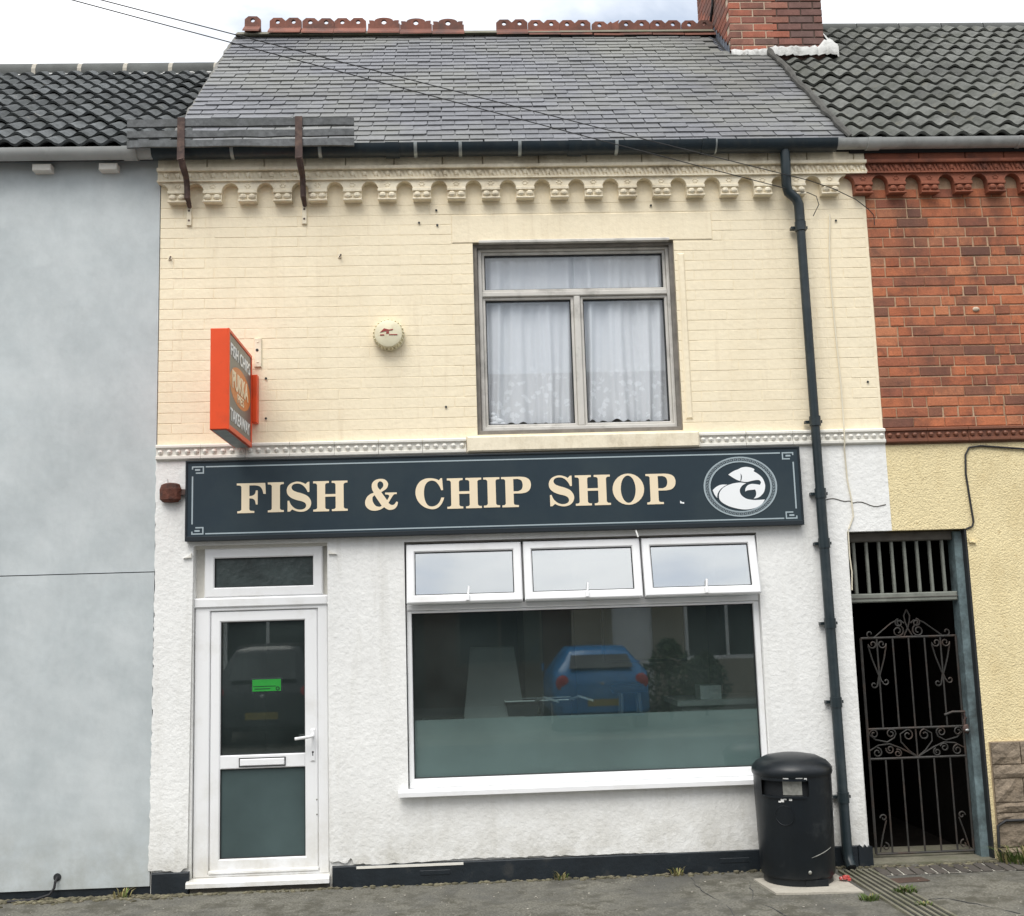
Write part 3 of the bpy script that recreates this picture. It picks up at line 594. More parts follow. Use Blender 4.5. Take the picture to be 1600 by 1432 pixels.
# three top-hung sashes standing a little open
def sash(x0, x1, ang, zt=2.262, h=0.425):
    piv = Vector(((x0+x1)/2, -0.002, zt)); w = x1-x0
    b = frame_mb(-w/2, w/2, -h, 0, 0.058, -0.022, 0.036, 0.008); me = b.mesh('sash', M_upvc, origin=(0, 0, 0))
    o = link(me, 'sash', sw, piv, (-rad(ang), 0, 0))
    g = link(MB().box(-w/2+0.062, w/2-0.062, -0.002, 0.004, -h+0.062, -0.062).mesh('sash_pane', G_sash, origin=(0, 0, 0)), 'sash_pane', sw, piv, (-rad(ang), 0, 0))
    s_ = link(frame_mb(-w/2+0.058, w/2-0.058, -h+0.058, -0.058, 0.006, -0.012, 0.0, 0.001).mesh('sash_seal', M_seal, origin=(0, 0, 0)), 'sash_seal', sw, piv, (-rad(ang), 0, 0))
    hb = MB(); hb.cbox(-0.012, 0.012, 0.03, 0.05, -h+0.02, -h+0.06, 0.003); hb.tube([(0, 0.045, -h+0.03), (0.006, 0.05, -h+0.08), (0.012, 0.05, -h+0.125)], 0.008, 6)
    link(hb.mesh('sash_handle', M_upvc, True, (0, 0, 0)), 'sash_handle', sw, piv + Vector((0.02, -0.075, 0.0)), (-rad(ang), 0, 0))
sash(-0.405, 0.412, 9.5); sash(0.428, 1.266, 10.0); sash(1.281, 2.108, 12.0)
# cement ears where the old lintels end
def ear(x, z, s_):
    MB().prism_y([(x, z), (x + s_*0.06, z-0.004), (x + s_*0.02, z+0.010), (x, z+0.03)], -0.035, -0.01).build('cement_ear', M_white_s, shop)
ear(DOOR[0]-0.01, 2.215, -1); ear(DOOR[1]+0.01, 2.215, 1)

# door set
dfm = frame_mb(-1.90, -0.972, 0.03, 1.93, 0.07, 0.03, 0.12, 0.006, wl=0.105, wr=0.07, wt=0.095, wb=0.02).build('door_frame', M_upvc, shop)
MB().cbox(-1.905, -0.968, 0.014, 0.12, 1.86, 1.925, 0.008).build('head_rail', M_upvc, dfm)
frame_mb(-1.838, -1.005, 1.932, 2.276, 0.068, 0.03, 0.12, 0.008).build('fanlight_frame', M_upvc, dfm)
frame_mb(-1.770, -1.073, 2.000, 2.208, 0.006, 0.05, 0.09, 0.002).build('seal', M_seal, dfm)
pane('fanlight_pane', -1.766, -1.077, 2.004, 2.204, 0.062, M_obsc, dfm)
MB().box(-1.905, -1.838, 0.09, 0.12, 1.932, 2.30).build('fanlight_jamb', M_white_s, dfm)
MB().box(-1.005, -0.966, 0.09, 0.12, 1.932, 2.30).build('fanlight_jamb', M_white_s, dfm)
MB().box(-1.905, -0.966, 0.05, 0.12, 2.277, 2.30).build('fanlight_jamb', M_white_s, dfm)
dl = frame_mb(-1.793, -1.045, 0.055, 1.832, 0.075, 0.04, 0.10, 0.008, wl=0.070, wr=0.090, wt=0.075, wb=0.09).build('door', M_upvc, shop)
MB().cbox(-1.723, -1.135, 0.044, 0.10, 0.745, 0.838, 0.006).build('middle_rail', M_upvc, dl)
for a, c in ((0.838, 1.757), (0.145, 0.745)):
    frame_mb(-1.723, -1.135, a, c, 0.006, 0.055, 0.09, 0.002).build('seal', M_seal, dl)
pane('upper_pane', -1.717, -1.141, 0.844, 1.751, 0.066, G_shop, dl)
pane('lower_pane', -1.717, -1.141, 0.151, 0.739, 0.066, M_frostd, dl)
MB().cbox(-1.795, -1.043, 0.02, 0.06, 0.052, 0.072, 0.004).build('weather_bar', M_upvc, dl)
frame_mb(-1.592, -1.270, 0.757, 0.818, 0.006, 0.036, 0.046, 0.002).build('letter_plate_rim', M_seal, dl)
MB().cbox(-1.585, -1.277, 0.032, 0.046, 0.764, 0.811, 0.005).build('letter_plate', M_upvc, dl)
MB().cbox(-1.096, -1.064, 0.030, 0.042, 0.78, 1.0, 0.006).build('handle_plate', M_upvc, dl)
MB().tube([(-1.08, 0.04, 0.955), (-1.08, -0.02, 0.955), (-1.10, -0.03, 0.952), (-1.195, -0.03, 0.942)], 0.011, 8).build('door_handle', M_upvc, dl, True)
kh = MB(); kh.tube([(-1.080, 0.031, 0.843), (-1.080, 0.0285, 0.843)], 0.0075, 8); kh.box(-1.083, -1.077, 0.0285, 0.031, 0.818, 0.843); kh.build('keyhole', M_seal, dl)
for z in (0.52, 0.42): MB().tube([(-1.055, 0.041, z), (-1.055, 0.0385, z)], 0.006, 6).build('screw_cap', M_zinc, dl)
# threshold
th = MB(); th.prism_x([(-0.065, -0.016), (-0.065, 0.012), (-0.055, 0.022), (0.02, 0.030), (0.12, 0.030), (0.12, -0.016)], -1.925, -0.962); th.build('door_threshold', M_upvc, shop)
MB().box(-1.905, -0.966, -0.02, 0.26, -0.2, -0.022).build('step_base', M_timber, shop)
MB().cbox(-1.90, -0.97, -0.06, -0.02, -0.2, -0.052, 0.01).build('step_stone', M_conc2, shop)

# interior of the shop
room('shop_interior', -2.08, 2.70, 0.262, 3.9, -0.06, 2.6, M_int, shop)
MB().box(1.15, 2.55, 3.84, 3.88, 0.0, 2.3).build('back_partition', M_intl, shop)
MB().box(0.55, 0.72, 2.6, 3.86, 0.0, 2.5).build('interior_pillar', M_intl, shop)

# roof of the shop
PIT = rad(42); SE_Y, SE_Z = -0.10, 5.235; RY, RZ = 2.40, 7.50
cp_, sp_ = math.cos(PIT), math.sin(PIT)
PIT = math.atan2(RZ-SE_Z, RY-SE_Y); cp_, sp_ = math.cos(PIT), math.sin(PIT); SL = math.hypot(RZ-SE_Z, RY-SE_Y)
RXL, RXR = -2.12, 3.0
def deck(x0, x1, ye, ze, yr, zr, m_, parent, name='roof', drop=0.03):
    yb = 2*yr - ye + 0.3
    zb = zr - (zr-ze)/(yr-ye)*(yb-yr)
    return MB().prism_x([(ye, ze-drop), (yr, zr-drop), (yb, zb-drop), (yb, zb-drop-0.1), (yr, zr-drop-0.12), (ye+0.05, ze-drop-0.05)], x0, x1).build(name, m_, parent)
sroof = deck(RXL, RXR, SE_Y, SE_Z, RY, RZ, M_deck, shop)
def slate_mesh(k):
    r_ = random.Random(k); w, L, t = 0.2065, 0.235, 0.0105
    a, b = r_.uniform(0, .006), r_.uniform(0, .006); ch = r_.choice((0, 0, 0.012, 0.02))
    v2 = [(-w/2, a), (w/2-ch, b), (w/2, b+ch*0.8+0.002), (w/2, L), (-w/2, L)]
    n = len(v2); v = [(x, y, 0) for x, y in v2] + [(x, y, t) for x, y in v2]
    f = [tuple(range(n-1, -1, -1)), tuple(range(n, 2*n))] + [(i, (i+1) % n, (i+1) % n+n, i+n) for i in range(n)]
    me = bpy.data.meshes.new('slate'); me.from_pydata(v, [], f); me.materials.append(M_slate); return me, v, f
SM = [slate_mesh(k) for k in range(6)]
GA = SL/29.0; SW = 0.2135; nsl = 0; sinf = MB()
CH = (2.645, 3.543, 1.80, 3.05)                   # chimney footprint
for i in range(29):
    x = RXL - (SW/2 if i % 2 else 0)
    while x < RXR:
        x0, x1 = max(x, RXL), min(x+SW, RXR); x += SW
        if x1-x0 < 0.03: continue
        s0 = i*GA; yy = SE_Y + s0*cp_
        if x1 > CH[0]+0.03 and yy > CH[2]-0.08: continue
        k = R.randrange(6); me, v, f = SM[k]; off = 0.018 + R.uniform(-.002, .004)
        jx, jr, jv = R.uniform(-.003, .003), R.uniform(-.012, .012), R.uniform(-.006, .006)
        pos = Vector(((x0+x1)/2 + jx, SE_Y + (s0+jv)*cp_ - (off-0.03)*sp_, SE_Z + (s0+jv)*sp_ + (off-0.03)*cp_))
        rot = (PIT - 0.075, 0, jr); sc = ((x1-x0)/SW, min(1.0, (SL+0.02-s0)/0.235), 1)
        if nsl < 300: link(me, 'slate', sroof, pos, rot, sc); nsl += 1
        else:
            mt = Matrix.Translation(pos) @ Matrix.Rotation(rot[0], 4, 'X') @ Matrix.Rotation(jr, 4, 'Z') @ Matrix.Diagonal((*sc, 1))
            sinf.add([tuple(mt @ Vector(p)) for p in v], f)
sinf.build('slate_upper_courses', M_slate, sroof, kind='stuff')
# mortar verge on the left edge
vp = []
r_ = random.Random(3)
vg = MB(); pth = [(RXL+0.0 + r_.uniform(-.008, .008), SE_Y + t*(RY-SE_Y)/30, SE_Z + t*(RZ-SE_Z)/30 - 0.03) for t in range(31)]
vg.tube(pth, [0.015 + r_.uniform(-.006, .008) for _ in pth], 7); vg.build('verge_mortar', mat('grey_verge_mortar', (0.19, 0.185, 0.17), 0.95, 0.3, 8, bump=0.8, bs=30, bdist=0.01), sroof, True)
# mortar fillet between the slates and the pantiles, up to the chimney foot
vg = MB(); pth = [(3.005 + 0.006*math.sin(t*.8) + r_.uniform(-.009, .009), SE_Y + t/24*(CH[2]-SE_Y), SE_Z + 0.02 + t/24*(CH[2]-SE_Y)*(RZ-SE_Z)/(RY-SE_Y)) for t in range(25)]
vg.tube(pth, [0.027 + r_.uniform(-.008, .008) for _ in pth], 7); vg.build('valley_mortar', mat('dark_verge_mortar', (0.075, 0.073, 0.066), 0.95, 0.3, 8, bump=0.8, bs=30, bdist=0.01), sroof, True)

# crested terracotta ridge
def arch_piece(cx, w, h0, h1, hr, kind, hz=None):
    """outer loop part of a crest, as list of points left to right"""
    if kind == 'oct':
        return [(cx-w/2, h0), (cx-w/2, h1*0.72), (cx-w*0.27, h1), (cx+w*0.27, h1), (cx+w/2, h1*0.72), (cx+w/2, h0)]
    return [(cx-w/2, h0), (cx-w/2, h1*0.50), (cx-w*0.45, h1*0.50), (cx-w*0.47, h1*0.80), (cx-w*0.33, h1*0.78)] + \
           [(cx + w*0.30*math.cos(math.pi*(1-i/8)), h1*0.72 + h1*0.30*math.sin(math.pi*(1-i/8))) for i in range(9)] + \
           [(cx+w*0.33, h1*0.78), (cx+w*0.47, h1*0.80), (cx+w*0.45, h1*0.50), (cx+w/2, h1*0.50), (cx+w/2, h0)]
def hole(cx, cz, r_h): return [(cx + r_h*math.cos(2*math.pi*i/12), cz + r_h*math.sin(2*math.pi*i/12)) for i in range(12)]
def ridge_tile(x, kinds, w=0.145, h1=0.128, drop=0.0, tilt=0.0, snap=False):
    """base saddle and crest plate with pierced lobes"""
    n = len(kinds); tot = n*w; top = []; holes = []
    for i, k in enumerate(kinds):
        cx = -tot/2 + (i+.5)*w; top += arch_piece(cx, w, 0.05, h1, 0, 'oct' if k == 'o' else 'arc'); holes.append(hole(cx, h1*0.64, 0.022 if k == 'o' else 0.026))
    if snap: top = [p for p in top if p[0] < tot/2-0.09] + [(tot/2-0.10, 0.09), (tot/2-0.03, 0.125), (tot/2-0.045, 0.09), (tot/2, 0.05)]; holes = holes[:-1] or holes
    loop = [(-tot/2, -0.045)] + top + [(tot/2, -0.045)]
    me, c = flat_mesh('ridge_tile', [loop] + holes, -0.016, 0.016, M_ridge)
    # saddle wings are added to the same tile
    b = MB(); b.prism_x([(-0.13, -0.10), (-0.125, -0.082), (-0.016, 0.012), (0.016, 0.012), (0.125, -0.082), (0.13, -0.10), (0.0, -0.005)], -tot/2, tot/2)
    import bmesh
    bm = bmesh.new(); bm.from_mesh(me)
    bmesh.ops.translate(bm, verts=bm.verts, vec=c)
    vs_ = [bm.verts.new(p) for p in b.v]
    for q in b.f: bm.faces.new([vs_[j] for j in q])
    bm.to_mesh(me); bm.free()
    link(me, 'ridge_tile', sroof, (x, RY, RZ+0.022+drop), (0, tilt, R.uniform(-.02, .02)))
# lobes measured along the ridge
rdrop = lambda x: 0.004 - 0.014*x + R.uniform(-.004, .004)
for x, k in ((-1.951, 'o'), (-1.628, 'oo'), (-1.308, 'oo'), (-0.992, 'oo'), (0.61, 'oo'), (0.927, 'oo'), (1.241, 'oo'), (1.835, 'oo'), (2.151, 'oo'), (2.472, 'oo')):
    ridge_tile(x, k, w=0.156, h1=0.118, drop=rdrop(x) + (0.018 if x < -1.9 else 0.0), tilt=R.uniform(-.012, .012))
for x in (-0.66, -0.343, -0.025): ridge_tile(x, 'a', w=0.314, h1=0.122, drop=rdrop(x), tilt=R.uniform(-.01, .01))
ridge_tile(1.565, 'oo', w=0.154, h1=0.108, drop=rdrop(1.56)-0.006, snap=True)
MB().prism_x([(-0.12+RY, RZ-0.06), (RY, RZ+0.028), (0.12+RY, RZ-0.06)], RXL+0.02, 2.62).build('ridge_bedding', M_conc2, sroof)

# ------------------------------------------------------------------ pantiles
def pantile_mesh(m_, flip):
    """two rolls wide, 0.31 x 0.40, thick front lip"""
    n = 8; w = 0.155; prof = []
    for r_i in range(2):
        for i in range(n):
            t = i/n; u = t if not flip else 1-t
            z = 0.0165*(1 - math.cos(2*math.pi*(u**0.85)))
            prof.append((r_i*w + t*w, z))
    prof.append((2*w + 0.012, prof[0][1]))
    L, t_ = 0.36, 0.020; k = len(prof)
    v = [(x-w, 0, z*1.15+t_) for x, z in prof] + [(x-w, L, z+t_) for x, z in prof] + [(x-w, 0.004, z*1.15) for x, z in prof] + [(x-w, 0.06, z*0.9-0.006) for x, z in prof]
    f = [(i, i+1, k+i+1, k+i) for i in range(k-1)] + [(2*k+i, 2*k+i+1, i+1, i) for i in range(k-1)] + [(3*k+i, 3*k+i+1, 2*k+i+1, 2*k+i) for i in range(k-1)]
    me = bpy.data.meshes.new('roof_tile'); me.from_pydata(v, [], f); me.materials.append(m_)
    me.polygons.foreach_set('use_smooth', [i < k-1 for i in range(len(f))]); me.set_sharp_from_angle(angle=rad(50)); return me
def tile_roof(parent, x0, x1, ye, ze, yr, zr, rows, m_, flip, skip, ref):
    rf = deck(ref[0], ref[1], ye, ze, yr, zr, M_deck, parent, drop=0.05)
    p = math.atan2(zr-ze, yr-ye); L = math.hypot(zr-ze, yr-ye); g = L/rows; me = pantile_mesh(m_, flip); c, s = math.cos(p), math.sin(p)
    for i in range(rows):
        x = x0
        while x < x1:
            y = ye + i*g*c
            if not skip(x, y):
                o_ = 0.024 + R.uniform(-.005, .005)
                link(me, 'roof_tile', rf, (x + R.uniform(-.003, .003), y - (o_-0.03)*s, ze + i*g*s + (o_-0.03)*c), (p - 0.095 + R.uniform(-.010, .010), R.uniform(-.006, .006), R.uniform(-.01, .01)), (1, min(1, (L-i*g+0.04)/0.36), 1))
            x += 0.31
    return rf
left = thing('terraced_house', 'pale grey smooth rendered house with dark pantiled roof left of the shop', 'house', (-3.6, 0, GZ), 'houses beside the shop')
LRY, LRZ = 2.76, 7.30
lroof = tile_roof(left, -4.60, -2.02, -0.12, 5.245, LRY, LRZ, 13, M_tileL, True, lambda x, y: x > -1.97, (-4.75, RXL+0.06))
RRY, RRZ = 2.9, 7.80
rroof = tile_roof(right, 3.165, 6.6, -0.12, 5.235, RRY, RRZ, 15, M_tileR, False, lambda x, y: x-0.155 < CH[1]-0.12 and y > CH[2]-0.02, (3.0, 6.7))
# half tiles against the mortar fillet below the chimney are covered by it
for i in range(6):
    x = -4.4 + i*0.45
    b = MB(); b.tube([(x-0.205, LRY, LRZ-0.02), (x+0.205, LRY, LRZ-0.02)], 0.115, 12, flat=0.75); b.build('ridge_tile', M_ridgeg, lroof, True, 50)
    MB().tube([(x+0.205, LRY, LRZ-0.025), (x+0.245, LRY, LRZ-0.025)], 0.118, 12, flat=0.78).build('ridge_joint', M_conc, lroof)
bd = MB(); r_ = random.Random(4)
for i in range(60):
    xx = -4.6 + 2.6*i/60
    if r_.random() < 0.75: bd.ball((xx, LRY-0.105, LRZ-0.075+r_.uniform(-.01, .01)), 0.035, 0.02, 0.018, 6, 4)
bd.build('ridge_bedding', M_wmort, lroof, kind='stuff')
for i in range(7):
    x = 3.6 + i*0.455
    MB().tube([(x-0.22, RRY, RRZ-0.02), (x+0.225, RRY, RRZ-0.02)], 0.075, 12, flat=0.62).build('ridge_tile', M_ridgeg, rroof, True, 50)

# ------------------------------------------------------------------ chimney
chim = MB().box(CH[0]+0.006, 3.06, CH[2]+0.006, CH[3], 6.45, 8.35).build('chimney', M_lime, right)
MB().box(3.06, CH[1]-0.006, CH[2]+0.007, CH[3], 6.45, 8.35).build('sooty_core', M_sootm, chim)
MB().box(CH[0]-0.05, CH[1]+0.05, CH[2]-0.05, CH[3]+0.05, 8.35, 8.5).build('chimney_cap', M_chb, chim)
cst = MB(); r_ = random.Random(12)
z = 6.885; k = 0
ZC = 0.0735
while z < 8.33:
    k += 1
    x = CH[0] + (0.0 if k % 2 else -0.115)
    while x < CH[1]-0.01:
        a, b = max(x, CH[0]), min(x+0.222, CH[1]); x += 0.232
        if b-a < 0.03: continue
        if z < 7.5: put_brick(a, b, z, z+0.062, CH[2]+0.004, M_chb if a < 3.0 else M_chb2, chim, 'brick', 'cb' if a < 3.0 else 'cd', 0.006, 0.004)
        else: cst.box(a, b, CH[2]-0.002, CH[2]+0.02, z, z+0.062)
    y = CH[2] + 0.012 + (0.115 if k % 2 else 0.0)
    while y < CH[3]-0.05:
        b = min(y+0.222, CH[3])
        kk = ('cs', round(b-y, 2))
        if z < 7.75:
            if kk not in MODEL: MODEL[kk] = MB().box(-0.004, 0.02, -(b-y)/2, (b-y)/2, -0.031, 0.031).mesh('brick', M_chb, origin=(0, 0, 0))
            if z + 0.06 > 6.75 + (y-1.8)*0.85: link(MODEL[kk], 'brick', chim, (CH[0]+0.003, (y+b)/2, z+0.031))
        else: cst.box(CH[0]-0.002, CH[0]+0.02, y, b, z, z+0.062)
        y += 0.232
    z += ZC
cst.build('upper_brickwork', M_chb, chim, kind='stuff')
for i in range(2): MB().lathe([(0.11, 8.5), (0.10, 8.55), (0.095, 8.85), (0.115, 8.87), (0.115, 8.9), (0.08, 8.9), (0.08, 8.6)], 2.9+0.42*i, 2.4, 16).build('chimney_pot', M_ridge, chim, True)
# black cable down the chimney flank, lead steps and mortar at the foot
MB().tube([(CH[0]-0.012, 2.30, 7.95), (CH[0]-0.012, 2.36, 7.75), (CH[0]-0.012, 2.52, 7.62)], 0.014, 6).build('flue_cable', M_cableb, chim)
for i in range(9):
    y = CH[2] + 0.02 + i*0.085; zb = SE_Z + (y-SE_Y)*(RZ-SE_Z)/(RY-SE_Y)
    MB().add([(CH[0]-0.014, y-0.02, zb-0.06), (CH[0]-0.014, y+0.10, zb+0.03), (CH[0]-0.010, y+0.10, zb+0.105), (CH[0]-0.010, y-0.0, zb+0.075), (CH[0]-0.085, y-0.03, zb-0.03), (CH[0]-0.085, y+0.08, zb+0.06)],
             [(0, 1, 2, 3), (0, 4, 5, 1)]).build('lead_flashing', M_lead, chim)
fm = MB(); r_ = random.Random(8)
zc = SE_Z + (CH[2]-SE_Y)*(RZ-SE_Z)/(RY-SE_Y)
nn_ = 40; xa, xb = CH[0]-0.02, CH[1]+0.10
sec = []
for i in range(nn_+1):
    xx = xa + (xb-xa)*i/nn_; lift = min(0.03, max(0, (xx-2.98)*0.5)); h_ = 0.014 + r_.uniform(-.010, .014) + 0.9*max(0, xx-CH[1]+0.06)*max(0, 1-(xx-CH[1]-0.02)/0.1); o_ = 0.035 + r_.uniform(-.016, .024)
    sec.append([(xx, CH[2]+0.01, zc+lift+h_+0.01), (xx, CH[2]-0.012, zc+lift+h_), (xx, CH[2]-0.02-o_*0.5, zc+lift+h_*0.45+r_.uniform(-.006, .006)), (xx, CH[2]-0.02-o_, zc+lift-0.025), (xx, CH[2]-0.02-o_, zc-0.06)])
fm.add([p for q in sec for p in q], [(i*5+k, (i+1)*5+k, (i+1)*5+k+1, i*5+k+1) for i in range(nn_) for k in range(4)])
sec = []
for i in range(13):
    t = i/12; yy = CH[2]+0.0 + 0.30*t; zs_ = SE_Z + (yy-SE_Y)*0.905 + 0.03; h_ = (0.15-0.10*t) + r_.uniform(-.015, .015); o_ = 0.13-0.07*t + r_.uniform(-.02, .02)
    sec.append([(CH[1]-0.01, yy, zs_+h_+0.02), (CH[1]+0.015, yy, zs_+h_), (CH[1]+0.02+o_*0.4, yy, zs_+h_*0.5+r_.uniform(-.01, .01)), (CH[1]+0.02+o_, yy, zs_+0.03), (CH[1]+0.02+o_, yy, zs_-0.1)])
fm.add([p for q in sec for p in q] , [(i*5+k, i*5+k+1, (i+1)*5+k+1, (i+1)*5+k) for i in range(12) for k in range(4)] + [(0, 1, 2, 3, 4)[::-1]])
fm.build('flaunching', M_wmort, chim, True, 70)

# ------------------------------------------------------------------ right house walls
rwall = wall_mb(XR, 5.7, 2.9, 5.16, 0.006, 0.26, []).build('brick_wall', M_redm, right)
xs_ = lay_courses(XR+0.004, 5.6, 3.033, 4.92, YC-0.0095, 0.0095, 6, True); rst = MB()
for b in xs_:
    if b[0] < 4.42: put_brick(b[0], b[1], b[2], b[3], 0.0075, M_brick, rwall, 'brick', 'rb', 0.0085, 0.004, 0.0025)
    else: rst.cbox(b[0], b[1], -0.001, 0.02, b[2], b[3], 0.004)
rst.build('brick_infill', M_brick, rwall, kind='stuff')
MB().ball((3.90, 0.0, 3.92), 0.03, 0.02, 0.02, 7, 5).build('mortar_blob', M_lime, rwall, True)
wall_mb(XR, 5.7, -0.2, 2.9, -0.008, 0.26, [(3.0, PX1, -0.3, PZ)]).build('roughcast_wall', M_rough, right)
ear_m = MB().prism_y([(PX1+0.005, 2.17), (PX1+0.06, 2.165), (PX1+0.015, 2.18), (PX1+0.005, 2.20)], -0.03, 0.0); ear_m.build('cement_ear', M_rough, right)
# stone cladding at the foot
clad = MB().box(3.70, 5.4, -0.022, -0.006, -0.2, 0.752).build('stone_cladding', M_stonem, right)
r_ = random.Random(21); z = 0.75
for h in (0.155, 0.095, 0.165, 0.07, 0.07, 0.165, 0.08):
    x = 3.70
    while x < 5.35:
        w = r_.choice((0.155, 0.21, 0.28, 0.34)) if h > 0.1 else r_.choice((0.24, 0.3, 0.36)); x2 = min(x+w, 5.4)
        if x2-x > 0.05:
            b = MB(); n_, m_ = 4, 3
            pts = [(x+0.004+(x2-x-0.008)*i/n_, -0.022-0.018-(r_.uniform(0, .022) if 0 < i < n_ and 0 < j < m_ else r_.uniform(-.006, .004)), z-h+0.004+(h-0.008)*j/m_) for j in range(m_+1) for i in range(n_+1)]
            b.add(pts, [(j*(n_+1)+i, j*(n_+1)+i+1, (j+1)*(n_+1)+i+1, (j+1)*(n_+1)+i) for j in range(m_) for i in range(n_)])
            rim = [i for i in range(n_+1)] + [j*(n_+1)+n_ for j in range(1, m_+1)] + [m_*(n_+1)+i for i in range(n_-1, -1, -1)] + [j*(n_+1) for j in range(m_-1, 0, -1)]
            base = [(pts[q][0], -0.018, pts[q][2]) for q in rim]; n0 = len(b.v); b.v += base
            b.f += [(rim[q], n0+q, n0+(q+1) % len(rim), rim[(q+1) % len(rim)]) for q in range(len(rim))]
            b.build('stone', M_stone, clad)
        x = x2
    z -= h
# passage tunnel
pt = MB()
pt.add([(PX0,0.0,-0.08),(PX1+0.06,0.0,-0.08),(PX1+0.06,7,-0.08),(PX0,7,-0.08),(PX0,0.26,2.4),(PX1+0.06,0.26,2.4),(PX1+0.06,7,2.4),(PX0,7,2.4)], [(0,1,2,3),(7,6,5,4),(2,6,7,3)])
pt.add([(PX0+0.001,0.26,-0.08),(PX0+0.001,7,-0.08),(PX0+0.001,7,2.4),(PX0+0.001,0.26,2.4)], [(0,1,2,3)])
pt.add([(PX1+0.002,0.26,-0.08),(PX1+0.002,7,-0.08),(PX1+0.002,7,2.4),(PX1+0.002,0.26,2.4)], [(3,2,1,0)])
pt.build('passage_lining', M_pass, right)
# timber frame with barred transom
tf = MB().cbox(3.605, 3.672, 0.05, 0.17, -0.06, 2.26, 0.008).build('passage_frame', M_post, right)
MB().cbox(PX0+0.002, 3.605, 0.07, 0.16, 1.757, 1.822, 0.008).build('transom_rail', M_bars, tf)
MB().cbox(PX0+0.002, 3.605, 0.065, 0.072, 1.786, 1.792, 0.001).build('rail_groove', M_timber, tf)
MB().cbox(PX0+0.002, 3.605, 0.08, 0.16, 2.20, 2.268, 0.008).build('head_rail', M_timber, tf)
MB().box(PX0+0.002, 2.815, 0.08, 0.16, -0.06, 1.757).build('left_jamb', M_timber, tf)
for i in range(8):
    x = 2.872 + i*0.0945; MB().cbox(x-0.010, x+0.010, 0.10, 0.125, 1.822, 2.20, 0.004).build('transom_slat', M_bars, tf)
MB().box(3.660, 3.6745, -0.006, 0.06, -0.06, 2.27).build('gap_shade_strip', M_seal, tf)  # black strip painting in the shade of the gap beside the post
MB().box(PX0, PX1, -0.03, 0.5, -0.2, -0.045).build('passage_step', M_conc2, right)

# ------------------------------------------------------------------ left house walls
wall_mb(-4.75, XL-0.004, 2.127, 5.2, -0.004, 0.26, []).build('upper_render', M_grey, left)
wall_mb(-4.75, XL-0.004, 0.0, 2.120, -0.009, 0.26, []).build('lower_render', M_grey, left)
MB().box(-4.75, XL-0.004, 0.002, 0.2, 2.110, 2.13).build('render_joint', M_seal, left)
MB().box(-4.75, XL-0.004, 0.004, 0.26, -0.2, 0.0).build('black_foot', M_plinth, left)
for x in (-4.35, -3.68, -3.02, -2.54):
    MB().cbox(x-0.066, x+0.066, -0.085, 0.0, 5.075, 5.125, 0.004).build('eaves_block', M_white_s, left)

# ================================================================== OBJECTS
# gutters
def gutter(name, label, x0, x1, y, z, r_o, m_, brk, jts, clip_m, group='rain gutters along the eaves'):
    t = thing(name, label, 'gutter', ((x0+x1)/2, y, z), group)
    n = 10; arc = [(y + r_o*math.cos(math.pi*(1+i/n)), z + r_o*1.05*math.sin(math.pi*(1+i/n))) for i in range(n+1)]
    arc2 = [(y + (r_o-0.004)*math.cos(math.pi*(1+i/n)), z + (r_o-0.004)*1.05*math.sin(math.pi*(1+i/n))) for i in range(n, -1, -1)]
    MB().prism_x(arc + arc2, x0, x1).build('trough', m_, t, True, 60)
    for x in brk:
        a3 = [(y + (r_o+0.006)*math.cos(math.pi*(1+i/n)), z + (r_o+0.006)*1.05*math.sin(math.pi*(1+i/n))) for i in range(n+1)]
        MB().prism_x(a3 + arc[::-1], x-0.012, x+0.012).build('gutter_bracket', clip_m, t, True, 60)
    for x in jts:
        a3 = [(y + (r_o+0.008)*math.cos(math.pi*(1+i/n)), z + (r_o+0.008)*1.05*math.sin(math.pi*(1+i/n))) for i in range(n+1)]
        MB().prism_x(a3 + arc[::-1], x-0.05, x+0.05).build('gutter_joint', m_, t, True, 60)
    return t
gutter('gutter', 'black half round gutter under the slate roof of the shop', -2.20, 2.876, -0.125, 5.208, 0.075, M_blkpl, (-1.62, -0.98, -0.28, 0.05, 0.49, 1.21, 1.95), (-0.45, 0.9, 1.9), M_galv)
gutter('gutter', 'grey stained gutter under the dark pantiles of the grey house', -4.7, -2.205, -0.125, 5.205, 0.068, M_grypl, (-4.1, -3.4), (-2.36,), M_grypl)
gutter('gutter', 'pale grey gutter above the red brick wall', 2.880, 5.6, -0.125, 5.212, 0.062, M_grypl, (4.28, 5.2), (3.16,), M_grypl)
# downpipe
dp = thing('downpipe', 'long black downpipe with swan neck beside the shop window', 'downpipe', (2.585, -0.09, GZ))
MB().tube([(2.487, -0.125, 5.16), (2.487, -0.125, 5.05), (2.487, -0.11, 4.875), (2.50, -0.10, 4.825), (2.56, -0.09, 4.775), (2.578, -0.085, 4.73), (2.579, -0.085, 4.60)], 0.037, 12).build('swan_neck', M_pipe, dp, True)
MB().tube([(2.579, -0.085, 4.62), (2.588, -0.085, 2.55)], 0.033, 12).build('pipe', M_pipe, dp, True)
MB().tube([(2.588, -0.085, 2.58), (2.602, -0.085, 0.05), (2.604, -0.10, 0.0), (2.606, -0.14, -0.04)], 0.036, 12).build('pipe', M_pipe, dp, True)
MB().tube([(2.606, -0.141, -0.041), (2.6061, -0.1425, -0.0425)], 0.030, 12).build('pipe_mouth', M_seal, dp)
for z in (4.56, 3.08, 2.55, 2.19, 1.62, 1.07, 0.42):
    x = 2.579 + (4.6-z)*0.0051
    MB().tube([(x, -0.085, z-0.035), (x, -0.085, z+0.035)], 0.0415, 12).build('collar', M_pipe, dp, True)
    MB().box(x-0.062, x+0.062, -0.06, -0.016, z-0.010, z+0.010).build('pipe_bracket', M_pipe, dp)
